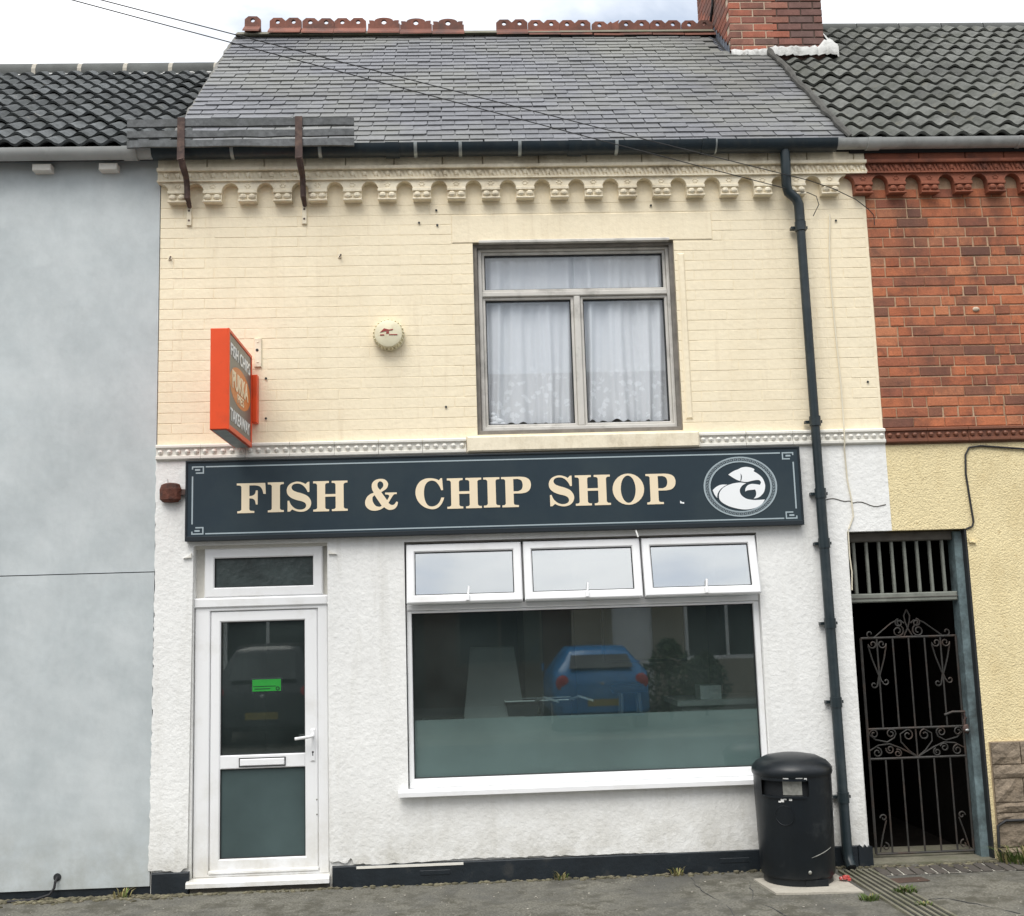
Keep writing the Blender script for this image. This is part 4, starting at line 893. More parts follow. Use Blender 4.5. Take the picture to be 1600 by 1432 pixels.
# fascia sign
FX0, FX1, FZ0, FZ1, FY = -1.945, 2.452, 2.338, 2.892, -0.078
sg = thing('shop_sign', 'long navy sign with cream words FISH & CHIP SHOP and fish emblem above the window', 'sign', (0.25, -0.03, FZ0))
MB().cbox(FX0, FX1, FY, -0.017, FZ0, FZ1, 0.004).build('sign_board', M_board, sg)
frame_mb(FX0-0.006, FX1+0.006, FZ0-0.012, FZ1+0.006, 0.014, FY-0.008, -0.02, 0.003, wb=0.032).build('sign_edge', M_bedge, sg)
YP = FY-0.0015
for q in ((-1.81, 2.315, 2.848, 2.857), (-1.81, 2.315, 2.372, 2.381)): MB().box(q[0], q[1], YP, FY, q[2], q[3]).build('border_line', M_silver, sg)
for q in ((-1.907, -1.897), (2.402, 2.412)): MB().box(q[0], q[1], YP, FY, 2.445, 2.785).build('border_line', M_silver, sg)
def key(cx, cz, sx_, sz_):
    b = MB(); t = 0.009
    def bar(a, b_, c, e):
        x0, x1 = sorted((cx+sx_*a, cx+sx_*b_)); z0, z1 = sorted((cz+sz_*c, cz+sz_*e)); b.box(x0, x1, YP, FY, z0, z1)
    bar(0, 0.085, 0, t); bar(0.085-t, 0.085, t, 0.053); bar(0.028, 0.085-t, 0.053-t, 0.053); bar(0, t, t, 0.022); bar(0.022, 0.058, 0.020, 0.032)
    b.build('corner_motif', M_silver, sg)
key(-1.907, 2.857, 1, -1); key(2.412, 2.857, -1, -1); key(-1.907, 2.372, 1, 1); key(2.412, 2.372, -1, 1)
# serif letters, cap height 1
SER = [(0.155, 0.12), (0.10, 0.075), (0.02, 0.07, 1)]
def ihalf(x): # I shape polygon 0.54 wide starting at x
    return [(x, 1, 1), (x+.54, 1, 1), (x+.54, .935, 1), (x+.45, .925), (x+.41, .88, 1), (x+.41, .12, 1), (x+.45, .075), (x+.54, .065, 1), (x+.54, 0, 1), (x, 0, 1), (x, .065, 1), (x+.09, .075), (x+.135, .12, 1), (x+.135, .88, 1), (x+.09, .925), (x, .935, 1)]
def ell(cx, cz, a, b, n=28): return [(cx + a*math.cos(2*math.pi*i/n), cz + b*math.sin(2*math.pi*i/n)) for i in range(n)]
def px(pts, x0, base, cap): return [((p[0]-x0)/cap, (base-p[1])/cap, *p[2:]) for p in pts]
GL = {
 'I': [ihalf(0)],
 'H': [[(0, 1, 1), (.54, 1, 1), (.54, .935, 1), (.45, .925), (.41, .88, 1), (.41, .565, 1), (.765, .565, 1), (.765, .88, 1), (.725, .925), (.635, .935, 1), (.635, 1, 1), (1.175, 1, 1), (1.175, .935, 1), (1.085, .925), (1.04, .88, 1),
        (1.04, .12, 1), (1.085, .075), (1.175, .065, 1), (1.175, 0, 1), (.635, 0, 1), (.635, .065, 1), (.725, .075), (.765, .12, 1), (.765, .48, 1), (.41, .48, 1), (.41, .12, 1), (.45, .075), (.54, .065, 1), (.54, 0, 1), (0, 0, 1), (0, .065, 1), (.09, .075), (.135, .12, 1), (.135, .88, 1), (.09, .925), (0, .935, 1)]],
 'F': [[(0, 1, 1), (.94, 1, 1), (.96, .63, 1), (.88, .63, 1), (.84, .78), (.75, .89), (.60, .925, 1), (.415, .925, 1), (.415, .565, 1), (.52, .58), (.60, .64), (.63, .75, 1), (.69, .75, 1), (.69, .28, 1), (.63, .28, 1), (.60, .41), (.53, .475), (.415, .49, 1),
        (.415, .12, 1), (.46, .075), (.58, .065, 1), (.58, 0, 1), (0.02, 0, 1), (0.02, .065, 1), (.11, .075), (.155, .12, 1), (.155, .88, 1), (.11, .925), (0, .935, 1)]],
 'P': [[(0, 1, 1), (.64, 1, 1), (.84, .975), (.98, .89), (1.03, .74), (.99, .58), (.87, .48), (.68, .445, 1), (.42, .445, 1), (.42, .12, 1), (.46, .075), (.59, .065, 1), (.59, 0, 1), (.02, 0, 1), (.02, .065, 1), (.1, .075), (.14, .12, 1), (.14, .88, 1), (.1, .925), (0, .935, 1)],
       [(.42, .925, 1), (.58, .925, 1), (.70, .87), (.745, .73), (.70, .58), (.58, .52, 1), (.42, .52, 1)]],
 'O': [ell(.52, .5, .52, .52), ell(.515, .5, .245, .455)],
 'C': [px([(1290,118,1),(1312,118,1),(1325,310,1),(1295,312,1),(1265,240),(1210,172),(1140,155),(1075,185),(1035,260),(1025,370),(1040,470),(1080,545),(1145,570),(1215,550),(1265,500),(1295,430,1),(1340,432,1),(1310,510),(1255,580),(1180,612),(1100,605),(1010,565),(930,480),(893,370),(905,260),(960,170),(1040,125),(1130,115),(1215,130),(1262,152,1)], 890, 603, 470)],
 'S': [px([(712,102,1),(728,100,1),(728,198,1),(712,200,1),(695,165),(660,128),(620,115),(580,122),(562,148),(575,178),(615,198),(665,214),(715,242),(743,290),(737,340),(705,375),(655,389),(605,381),(568,364,1),(545,384,1),(525,385,1),(525,280,1),(540,278,1),(555,315),(590,352),(635,368),(678,360),(697,335),(688,305),(655,287),(600,271),(550,245),(522,208),(520,160),(545,120),(590,99),(630,97),(668,108),(692,122,1)], 520, 384, 277)],
 '&': [px([(350,133),(420,150),(463,210),(440,285),(355,342,1),(445,472,1),(478,415),(465,388),(415,380,1),(415,352,1),(598,352,1),(598,380,1),(545,392),(465,515,1),(510,548),(555,540),(590,495,1),(615,505,1),(600,565),(555,612),(480,625),(430,605),(398,580,1),(340,615),(260,632),(180,620),(115,565),(100,490),(130,415),(180,372),(237,350,1),(208,280),(215,200),(270,148)], 100, 625, 480),
       px([(345,172),(383,200),(385,255),(337,308,1),(302,262),(298,210),(318,180)], 100, 625, 480), px([(248,388,1),(360,558,1),(320,572),(262,552),(222,490),(217,425)], 100, 625, 480)],
}
LET = [('F',-1.591,-1.387,2.515,2.727),('I',-1.373,-1.261,2.516,2.729),('S',-1.240,-1.068,2.514,2.730),('H',-1.054,-0.811,2.513,2.729),('&',-0.688,-0.455,2.508,2.735),('C',-0.330,-0.126,2.508,2.731),('H',-0.105,0.141,2.508,2.726),
       ('I',0.155,0.271,2.510,2.726),('P',0.283,0.496,2.508,2.726),('S',0.624,0.803,2.504,2.728),('H',0.813,1.066,2.506,2.725),('O',1.082,1.310,2.503,2.729),('P',1.324,1.540,2.502,2.722)]
for ch, x0, x1, z0, z1 in LET:
    ls = [smooth_loop(l, 5) if any(len(p) > 2 for p in l) else (smooth_loop(l, 4) if ch != 'O' else l) for l in GL[ch]]
    a = min(p[0] for p in ls[0]); b = max(p[0] for p in ls[0]); e = min(p[1] for p in ls[0]); g = max(p[1] for p in ls[0])
    ls = [[(x0 + (p[0]-a)/(b-a)*(x1-x0), z0 + (p[1]-e)/(g-e)*(z1-z0)) for p in l] for l in ls]
    flat('letter', ls, FY-0.003, FY+0.0005, M_cream, sg)
MB().prism_y([(1.566, 2.505), (1.595, 2.500), (1.595, 2.512), (1.578, 2.513), (1.572, 2.522), (1.566, 2.522)], YP, FY).build('torn_print', M_letedge, sg)
# emblem
EX, EZ, EA, EB = 2.010, 2.614, 0.268, 0.218
flat('emblem_ring', [ell(EX, EZ, EA, EB, 56), ell(EX, EZ, EA*0.815, EB*0.815, 56)], FY-0.002, FY+0.0005, M_ringc, sg)
for s0, s1 in ((1.0, 0.968), (0.847, 0.815)): flat('ring_line', [ell(EX, EZ, EA*s0, EB*s0, 56), ell(EX, EZ, EA*s1, EB*s1, 56)], FY-0.003, FY-0.001, M_silver, sg)
kp = MB(); nk = 54
for i in range(nk):
    t0 = 2*math.pi*i/nk; w_ = 2*math.pi/nk
    def seg(a, b_, r0, r1):
        P_ = [(a, r0), (b_, r0), (b_, r1), (a, r1)]; kp.prism_y([(EX+EA*r*math.cos(t), EZ+EB*r*math.sin(t)) for t, r in P_], FY-0.0032, FY-0.0015)
    seg(t0, t0+w_*0.8, 0.928, 0.944); seg(t0, t0+w_*0.22, 0.872, 0.926); seg(t0+w_*0.24, t0+w_*0.8, 0.872, 0.888); seg(t0+w_*0.58, t0+w_*0.8, 0.89, 0.912)
kp.build('ring_key_pattern', M_board, sg)
def em(pts): return smooth_loop([(EX + (x-795)/692*EA, EZ + (715-(y+(x-795)*0.02))/561*EB, *k) for x, y, *k in pts], 4)
flat('emblem_fish', [em([(580,490,1),(680,425),(760,395),(840,358),(930,347),(1020,362),(1080,390,1),(1060,430,1),(1140,480),(1220,560),(1260,680),(1240,800),(1180,880),(1110,925),(1030,940,1),(1075,890),(1085,830),(1070,770,1),(1000,778),(930,785),(880,808,1),(890,750),(930,695),(1000,667),(1080,670),(1165,685,1),(1185,640),(1160,598),(1090,595),(1000,612),(920,630),(830,620),(740,590),(660,545)])], FY-0.003, FY+0.0005, M_letedge, sg)
flat('emblem_fish', [em([(905,652,1),(825,700),(778,780),(800,870),(890,940),(1010,965),(1120,966),(1240,958,1),(1180,1040),(1060,1110),(900,1142),(740,1130),(560,1080),(430,1005),(383,930),(395,830),(460,745),(560,687),(680,652),(800,640)])], FY-0.003, FY+0.0005, M_letedge, sg)
flat('emblem_fin', [em([(555,678,1),(440,678),(345,715),(270,780,1),(300,860),(345,925,1),(360,845),(415,765),(490,708)])], FY-0.003, FY+0.0005, M_letedge, sg)
flat('emblem_gill', [em([(812,470,1),(832,520),(815,605,1),(800,605,1),(812,540)])], FY-0.0045, FY-0.0025, M_board, sg)
# white hook under the sign
MB().tube([(1.235, -0.05, 2.335), (1.238, -0.075, 2.315), (1.25, -0.085, 2.27)], 0.006, 6).build('sign_hook', M_scuff, sg, True)

# projecting box sign, flat letters on the side face towards the door
ps = thing('projecting_sign', 'orange box sign with grey face jutting from the cream wall', 'sign', (-1.545, -0.48, 2.99))
SX0, SX1, SY0, SY1, SZ0, SZ1 = -1.612, -1.498, -0.850, -0.060, 2.985, 3.655
case = MB(); case.cbox(SX0, SX1, SY0, SY1, SZ0, SZ1, 0.004); case.build('sign_case', M_orange, ps)
MB().box(SX0+0.012, SX1-0.012, SY0+0.02, SY1-0.02, SZ0-0.003, SZ0).build('base_plate', M_galv, ps)
XF = SX1
MB().box(XF, XF+0.003, SY0+0.022, SY1-0.018, SZ0+0.035, SZ1-0.025).build('sign_face', M_sgrey, ps)
MB().add(*(lambda b: ([(XF+0.001-(p[1]), p[0], p[2]) for p in b.v], b.f))(frame_mb(SY0, SY1, SZ0, SZ1, 0.022, -0.008, 0.004, 0.002, wb=0.035))).build('face_rim', M_orange, ps)
def on_face(name, loops, m_, d_):
    """loops in (distance along the face from its outer edge, height)"""
    me, c = flat_mesh(name, loops, -d_, 0.0, m_); me.transform(Matrix.Rotation(rad(90), 4, 'Z'))
    return link(me, name, ps, (XF+0.003+d_/2, c[0], c[2]))
on_face('sign_oval', [ell((SY0+SY1)/2-0.0, 3.325, 0.35, 0.135, 40)], M_oval, 0.0012)
def text_on_face(body, yc, zc, width, height, m_, d_, bold=0.006, shear=0.0):
    cu = bpy.data.curves.new('lettering', 'FONT'); cu.body = body; cu.size = 0.15; cu.align_x = 'CENTER'; cu.align_y = 'CENTER'; cu.extrude = d_/2; cu.offset = bold*0.5; cu.space_character = 1.02; cu.shear = shear
    ob = bpy.data.objects.new('lettering', cu); me = bpy.data.meshes.new_from_object(ob); bpy.data.objects.remove(ob); bpy.data.curves.remove(cu)
    xs = [v.co.x for v in me.vertices]; ys = [v.co.y for v in me.vertices]; cx, cy = (min(xs)+max(xs))/2, (min(ys)+max(ys))/2
    me.transform(Matrix.Diagonal((width/(max(xs)-min(xs)), height/(max(ys)-min(ys)), 1, 1)) @ Matrix.Translation((-cx, -cy, 0)))
    me.transform(Matrix.Rotation(rad(90), 4, 'Z') @ Matrix.Rotation(rad(90), 4, 'X')); me.materials.clear(); me.materials.append(m_)
    link(me, 'lettering', ps, (XF+0.003+d_, yc, zc))
YM = (SY0+SY1)/2
text_on_face('FISH CHIPS', YM, 3.535, 0.66, 0.085, M_letedge, 0.002)
text_on_face('PUKKA', YM-0.01, 3.345, 0.54, 0.125, M_cream, 0.003, 0.010, 0.0)
text_on_face('PIES', YM+0.0, 3.245, 0.22, 0.06, M_cream, 0.003, 0.006)
text_on_face('TAKEAWAY', YM, 3.10, 0.66, 0.085, M_letedge, 0.002)
MB().cbox(-1.490, -1.452, -0.075, 0.0, 3.165, 3.515, 0.006).build('wall_bracket', M_orange, ps)
MB().box(-1.500, -1.455, -0.062, -0.04, 3.21, 3.24).build('bracket_arm', M_orange, ps); MB().box(-1.500, -1.455, -0.062, -0.04, 3.44, 3.47).build('bracket_arm', M_orange, ps)
# old painted bracket plate above it
bp_ = thing('bracket_plate', 'narrow cream painted bracket plate left on the wall beside the orange sign', 'bracket', (-1.455, 0, 3.59))
MB().cbox(-1.483, -1.432, -0.014, 0.0, 3.585, 3.80, 0.004).build('plate', M_yel2, bp_)
MB().tube([(-1.462, -0.013, 3.71), (-1.462, -0.0165, 3.71)], 0.011, 8).build('bolt_hole', M_seal, bp_)
for z in (3.62, 3.77): MB().ball((-1.458, -0.014, z), 0.009, 0.005, 0.006, 6, 4).build('bolt', M_yel2, bp_)
# alarm box
al = thing('alarm_box', 'round cream alarm box with ribbed rim on the cream wall', 'alarm box', (-0.506, 0, 3.70))
def disc(prof, cx, cz, n=32): # profile of (r, y)
    b = MB(); b.add([(cx + r*math.sin(2*math.pi*k/n), y, cz + r*math.cos(2*math.pi*k/n)) for r, y in prof for k in range(n)],
                    [(i*n+k, i*n+(k+1) % n, (i+1)*n+(k+1) % n, (i+1)*n+k) for i in range(len(prof)-1) for k in range(n)]); return b
b = disc([(0.115, 0.0), (0.115, -0.022), (0.103, -0.030), (0.106, -0.06), (0.098, -0.078), (0.070, -0.088), (0.0, -0.090)], -0.506, 3.80); b.build('alarm_cover', M_bell, al, True, 30)
for k in range(26):
    t = 2*math.pi*k/26; c_ = Vector((-0.506 + 0.107*math.sin(t), -0.045, 3.80 + 0.107*math.cos(t)))
    MB().ball(tuple(c_), 0.0085, 0.03, 0.0085, 6, 4).build('rim_rib', M_bell, al, True)
lg = MB(); lg.prism_y([(-0.565, 3.805), (-0.535, 3.835), (-0.50, 3.825), (-0.47, 3.83), (-0.475, 3.82), (-0.52, 3.815)], -0.0925, -0.088); lg.box(-0.52, -0.50, -0.0925, -0.088, 3.795, 3.812); lg.box(-0.50, -0.44, -0.0925, -0.088, 3.784, 3.790); lg.box(-0.565, -0.535, -0.0925, -0.088, 3.782, 3.790); lg.build('faded_mark', M_dred, al)
# rusted box left of the sign
rb = thing('junction_box', 'broken rusty brown box at the left end of the navy sign', 'junction box', (-2.055, 0, 2.61))
MB().lathe([(0.001, 2.605), (0.055, 2.61), (0.075, 2.63), (0.078, 2.70), (0.066, 2.735), (0.04, 2.745), (0.001, 2.75)], -2.062, -0.045, 9, sy=0.55).build('box_body', M_rustb, rb)
MB().box(-1.99, -1.947, -0.05, -0.02, 2.66, 2.70).build('conduit_stub', M_rust, rb)
MB().tube([(-2.08, -0.05, 2.74), (-2.085, -0.055, 2.775)], 0.006, 6).build('cable_tail', M_scuff, rb)

# snow planks on two rusty iron brackets
pk = thing('plank_rack', 'three weathered planks on two rusty iron brackets over the shop gutter', 'plank rack', (-1.55, -0.24, 4.66))
for (x0, x1, z0, z1) in ((-2.352, -0.722, 5.320, 5.377), (-2.352, -0.722, 5.238, 5.288), (-2.352, -0.722, 5.165, 5.217)):
    b = MB(); n = 10; r_ = random.Random(int(z0*1000)); top = [(x0+(x1-x0)*i/n, z1+r_.uniform(-.004, .004)) for i in range(n+1)]; bot = [(x0+(x1-x0)*i/n, z0+r_.uniform(-.004, .004)) for i in range(n, -1, -1)]
    b.prism_y(bot[::-1] + top[::-1], -0.262, -0.238); b.build('plank', M_plank, pk)
for x in (-1.965, -1.12):
    s = MB(); s.box(x-0.026, x+0.026, -0.272, -0.262, 5.06, 5.385); s.build('iron_bracket', M_rust, pk)
    MB().tube([(x, -0.266, 5.08), (x+0.006, -0.22, 5.03), (x+0.008, -0.13, 4.985), (x+0.006, -0.095, 4.93), (x+0.006, -0.085, 4.85), (x+0.008, -0.02, 4.80)], [0.024, 0.026, 0.022, 0.022, 0.022, 0.016], 7).build('bracket_arm', M_rust, pk)
    b = MB(); b.cbox(x-0.016, x+0.020, -0.016, 0.0, 4.662, 4.84, 0.003); b.build('wall_strap', M_yel2, pk)
    for z in (4.70, 4.775): MB().tube([(x+0.002, -0.0155, z), (x+0.002, -0.018, z)], 0.008, 8).build('bolt_hole', M_rust, pk)

# bolts, holes and hooks left in the cream wall
for (x, z, nm) in ((-2.10, 4.42, 'wall_hook'), (-0.86, 4.415, 'wall_hook'), (2.02, 5.11, 'wall_hook')):
    t = thing(nm, {-2.10: 'small rusty hook on the cream wall beside the grey house', -0.86: 'small hook on the cream wall left of the upstairs window', 2.02: 'small hook up in the cream frieze near the downpipe'}[x], 'hook', (x, 0, z), 'hooks left in the cream wall')
    MB().cbox(x-0.012, x+0.012, -0.008, 0.0, z-0.016, z+0.016, 0.002).build('hook_plate', M_yel2, t)
    MB().tube([(x, -0.006, z-0.006), (x+0.006, -0.03, z-0.01), (x+0.012, -0.032, z+0.004)], 0.005, 6).build('hook', M_rust, t)
hm = MB().tube([(0, -0.004, 0), (0, -0.0075, 0)], 0.009, 8).mesh('bolt_hole', M_seal, origin=(0, 0, 0))
for x, z in ((-0.27, 4.66), (-0.135, 4.64), (-0.14, 4.755), (-1.40, 3.50), (-1.40, 3.205), (-0.10, 3.26), (1.475, 4.77), (3.03, 3.38), (2.88, 4.63)):
    link(hm, 'bolt_hole', shop, (x, -0.001, z))

# net curtains (left and right), one ornament behind the glass
def curtain(x0, x1, label, seed, amp, zb):
    r_ = random.Random(seed); nx, nz = 70, 26; b = MB(); ph = [r_.uniform(0, 6.28) for _ in range(4)]
    def yv(u, w): # u across, w from top 0 to hem 1
        s_ = 0.5+0.7*w
        return 0.175 + s_*(amp*math.sin(u*26+ph[0]+1.3*math.sin(u*7+ph[1])) + 0.5*amp*math.sin(u*61+ph[2]+w*1.2+math.sin(u*11)) + 0.5*amp*math.sin(u*19+ph[3]+w*2))
    v = []
    for j in range(nz+1):
        w = j/nz
        for i in range(nx+1):
            u = i/nx; z = 4.45 - w*(4.45-zb)
            if j == nz: z += 0.026*abs(math.sin(u*math.pi*9)) + 0.008*math.sin(u*5) + (0.05*max(0, u-0.8) if seed == 2 else 0)
            v.append((x0+(x1-x0)*u + 0.02*math.sin(w*3+u*9)*w, yv(u*(x1-x0)/0.7, w), z))
    b.add(v, [(j*(nx+1)+i, (j+1)*(nx+1)+i, (j+1)*(nx+1)+i+1, j*(nx+1)+i+1) for j in range(nz) for i in range(nx)])
    b.build('net_curtain', M_net, smooth=True, angle=180, label=label, cat='curtain', group='lace curtains in the upstairs window')
curtain(0.19, 0.90, 'white lace net curtain behind the left pane of the upstairs window', 1, 0.019, 3.132)
curtain(0.89, 1.60, 'white lace net curtain behind the right pane of the upstairs window', 2, 0.021, 3.138)
orn = MB()
for (ox, oz, rx, rz) in ((0.262, 3.155, 0.045, 0.022), (0.285, 3.172, 0.040, 0.024), (0.255, 3.190, 0.030, 0.028), (0.315, 3.152, 0.030, 0.014), (0.247, 3.222, 0.020, 0.018)): orn.ball((ox, 0.150, oz), rx, 0.016, rz, 10, 6)
orn.build('folded_cloth', M_net, smooth=True, label='bunched white cloth in the bottom left corner of the upstairs window', cat='cloth')

# green notice stuck on the door glass
nt_ = thing('notice', 'small bright green notice stuck inside the shop door glass', 'notice', (-1.405, 0.075, 1.26))
MB().box(-1.512, -1.298, 0.0725, 0.0735, 1.258, 1.362).build('dark_margin', M_seal, nt_)
MB().box(-1.505, -1.306, 0.0645, 0.0655, 1.268, 1.350).build('sheet', M_green, nt_)
MB().box(-1.50, -1.34, 0.0635, 0.0642, 1.300, 1.304).build('print_line', M_plinth, nt_); MB().box(-1.49, -1.38, 0.0635, 0.0642, 1.282, 1.287).build('print_line', M_plinth, nt_)
disc([(0.014, 0.0642), (0.014, 0.0635), (0.008, 0.0635), (0.008, 0.0642)], -1.328, 1.285, 14).build('print_ring', M_plinth, nt_)

# gate
gt = thing('iron_gate', 'wrought iron scrollwork gate closing the dark passage', 'gate', (3.24, 0.15, -0.03))
GX0, GX1, GY = 2.888, 3.598, 0.15
def bar(name, p, r=0.0075, n=6): return MB().tube(p, r, n).build(name, M_gate, gt, True, 50)
gxs = [GX0 + (GX1-GX0)*i/6 for i in range(7)]
for i, x in enumerate(gxs):
    if i in (0, 6): bar('stile', [(x, GY, -0.02), (x, GY, 1.50)], 0.010)
    else:
        bar('bar', [(x, GY, 0.85), (x, GY, 1.50)], 0.0065); bar('bar', [(x, GY, -0.015), (x, GY, 0.64)], 0.0065)
bar('bar', [(gxs[3], GY, 0.64), (gxs[3], GY, 0.85)], 0.006)
for z in (1.50, 0.85, 0.64, -0.018): bar('rail', [(GX0, GY, z), (GX1, GY, z)], 0.009)
def spiral(cx, cz, r0, turns, a0, s_=1, n=18):
    return [(cx + r0*(1-0.72*i/n)*math.cos(a0+s_*turns*2*math.pi*i/n), GY-0.004, cz + r0*(1-0.72*i/n)*math.sin(a0+s_*turns*2*math.pi*i/n)) for i in range(n+1)]
gc = (GX0+GX1)/2
def scroll(p, r=0.0055): return bar('scroll', p, r, 5)
for s_ in (-1, 1):
    # crest: long sweep from the rail corner up to the finial with curls
    X = lambda d_: gc + s_*d_
    scroll([(X(0.26), GY, 1.50), (X(0.20), GY, 1.545), (X(0.12), GY, 1.605)] + [(X(0.12-0.035*i), GY, 1.605+0.018*math.sin(i*1.0)) for i in (1, 2)] + [(X(0.025), GY, 1.60)])
    scroll(spiral(X(0.285), 1.53, 0.030, 0.9, math.pi*1.3 if s_ > 0 else -math.pi*0.3, s_*1))
    scroll(spiral(X(0.075), 1.545, 0.046, 1.5, math.pi/2, s_)); scroll(spiral(X(0.065), 1.603, 0.030, 1.4, math.pi/2, -s_))
    scroll([(X(0.0), GY, 1.70), (X(0.022), GY, 1.655), (X(0.016), GY, 1.61), (X(0.0), GY, 1.565), (X(0.03), GY, 1.51)])
    # hearts hung under the top rail
    hc = gxs[1] if s_ < 0 else gxs[5]
    for q in (-1, 1):
        scroll(spiral(hc+q*0.034, 1.455, 0.032, 1.15, math.pi/2 - q*math.pi/2, -q)[::-1] + [(hc+q*0.066, GY, 1.44), (hc+q*0.045, GY, 1.35), (hc+q*0.018, GY, 1.27), (hc, GY, 1.22)])
        scroll([(hc, GY, 1.24), (hc+q*0.012, GY, 1.19)] + spiral(hc+q*0.045, 1.185-(0.0 if q > 0 else 0.02), 0.026, 0.95, math.pi if q > 0 else 0, q))
    # middle panel
    scroll([(gc, GY, 0.645), (X(0.06), GY, 0.69), (X(0.115), GY, 0.755), (X(0.115), GY, 0.81), (X(0.06), GY, 0.842)] + spiral(X(0.062), 0.80, 0.040, 1.15, math.pi/2, s_))
    scroll([(gc, GY, 0.645), (X(0.12), GY, 0.71), (X(0.20), GY, 0.742), (X(0.28), GY, 0.735), (X(0.345), GY, 0.70)])
    scroll(spiral(X(0.185), 0.815, 0.036, 1.3, math.pi if s_ > 0 else 0, -s_)[::-1] + [(X(0.16), GY, 0.785), (X(0.215), GY, 0.755), (X(0.30), GY, 0.775), (X(0.345), GY, 0.815)] + spiral(X(0.31), 0.815, 0.034, 1.3, 0 if s_ > 0 else math.pi, s_))
    scroll(spiral(X(0.145), 0.675, 0.030, 1.35, math.pi*0.6, s_)); scroll(spiral(X(0.20), 0.705, 0.032, 1.3, math.pi*0.9, -s_)); scroll(spiral(X(0.295), 0.685, 0.036, 1.3, math.pi*0.5, s_))
    # foot corners
    scroll(spiral(X(0.285), 0.23, 0.026, 1.05, 0 if s_ > 0 else math.pi, s_)); scroll([(X(0.265), GY, 0.215), (X(0.30), GY, 0.10), (X(0.325), GY, -0.005)]); scroll(spiral(X(0.285), 0.03, 0.030, 0.9, math.pi/2, s_))
bar('latch', [(3.46, GY-0.01, 0.935), (3.52, GY-0.012, 0.955), (3.66, GY-0.04, 0.955)], 0.009)
MB().tube([(3.60, GY-0.03, 0.95), (3.602, GY-0.03, 0.87)], 0.007, 6).build('chain', M_rust, gt)
pdk = thing('padlock', 'round dark padlock with a shining rim hanging on the gate latch', 'padlock', (3.60, 0.10, 0.80))
MB().ball((3.60, 0.095, 0.835), 0.034, 0.018, 0.034, 12, 7).build('lock_body', M_rust, pdk, True)
MB().ball((3.595, 0.078, 0.828), 0.018, 0.006, 0.010, 10, 5).build('lock_face', M_steel, pdk, True)
MB().tube([(3.582, 0.095, 0.86), (3.582, 0.095, 0.90), (3.60, 0.095, 0.915), (3.618, 0.095, 0.90), (3.618, 0.095, 0.86)], 0.005, 6).build('shackle', M_rust, pdk, True)

# litter bin
BX, BY = 2.172, -0.36
bn = thing('litter_bin', 'black domed litter bin standing by the shop wall next to the downpipe', 'litter bin', (BX, BY, GZ))
nn = 48
def apert(k, i): # opening faces, seen half left of the wall normal
    a = (k+0.5)/nn*360; a = a-360 if a > 180 else a
    return i == 3 and -66 < a < 4
MB().lathe([(0.238, 0.0), (0.242, 0.02), (0.250, 0.30), (0.255, 0.520), (0.256, 0.618), (0.257, 0.645)], BX, BY, nn, apert).build('bin_body', M_bin, bn, True, 50)
MB().lathe([(0.262, 0.640), (0.266, 0.655), (0.264, 0.680), (0.255, 0.695), (0.23, 0.722), (0.17, 0.752), (0.08, 0.768), (0.001, 0.772)], BX, BY, nn).build('bin_lid', M_bin, bn, True, 35)
MB().lathe([(0.225, GZ), (0.225, 0.006), (0.20, 0.01)], BX, BY, nn).build('bin_foot', M_bin, bn, True)
MB().lathe([(0.225, 0.42), (0.225, 0.66)], BX, BY, nn).build('bin_liner', M_binin, bn, True)
def arc_patch(name, a0, a1, z0, z1, r, m_, n=8):
    b = MB(); P_ = [(BX+r*math.sin(rad(a0+(a1-a0)*i/n)), BY-r*math.cos(rad(a0+(a1-a0)*i/n))) for i in range(n+1)]
    b.add([(x, y, z0) for x, y in P_] + [(x, y, z1) for x, y in P_], [(i, i+1, n+2+i, n+1+i) for i in range(n)]); return b.build(name, m_, bn, True)
arc_patch('stub_plate', -32, -1, 0.526, 0.612, 0.228, M_zinc)
def arc_frame(a0, a1, z0, z1, r0):
    b = MB()
    for (za, zb) in ((z0-0.012, z0), (z1, z1+0.012)):
        P_ = [a0+(a1-a0)*i/12 for i in range(13)]
        v = []
        for rr in (r0-0.012, r0+0.007):
            for zz in (za, zb): v += [(BX+rr*math.sin(rad(t)), BY-rr*math.cos(rad(t)), zz) for t in P_]
        b.add(v, [(26+i, 27+i, 40+i, 39+i) for i in range(12)] + [(13+i, 14+i, 40+i, 39+i) for i in range(12)] + [(0+i, 1+i, 27+i, 26+i) for i in range(12)])
    b.build('aperture_rim', M_bin, bn)
arc_frame(-66, 4, 0.521, 0.617, 0.256)
r_ = random.Random(5)
for (a, z, w, h) in ((-32, 0.495, 2.4, 0.020), (-28, 0.505, 2.2, 0.012), (-36, 0.487, 1.8, 0.010), (-20, 0.502, 2.2, 0.014), (-25, 0.635, 4, 0.007), (3, 0.630, 2.0, 0.014), (-6, 0.637, 5.0, 0.006), (64, 0.38, 3.5, 0.03)):
    arc_patch('scuff', a-w, a+w, z-h/2, z+h/2, 0.2585 if z > 0.6 else 0.2560, M_scuff, 3)
MB().ball((BX+0.25*math.sin(rad(2)), BY-0.246*math.cos(rad(2)), 0.045), 0.012, 0.008, 0.012, 8, 5).build('bolt', M_zinc, bn, True)
MB().tube([(BX+0.2525*math.sin(rad(-30)+0.062/0.25*math.cos(k*math.pi/12)), BY-0.2525*math.cos(rad(-30)+0.062/0.25*math.cos(k*math.pi/12)), 0.40+0.062*math.sin(k*math.pi/12)) for k in range(24)], 0.0035, 5, closed=True).build('embossed_ring', M_bin, bn)
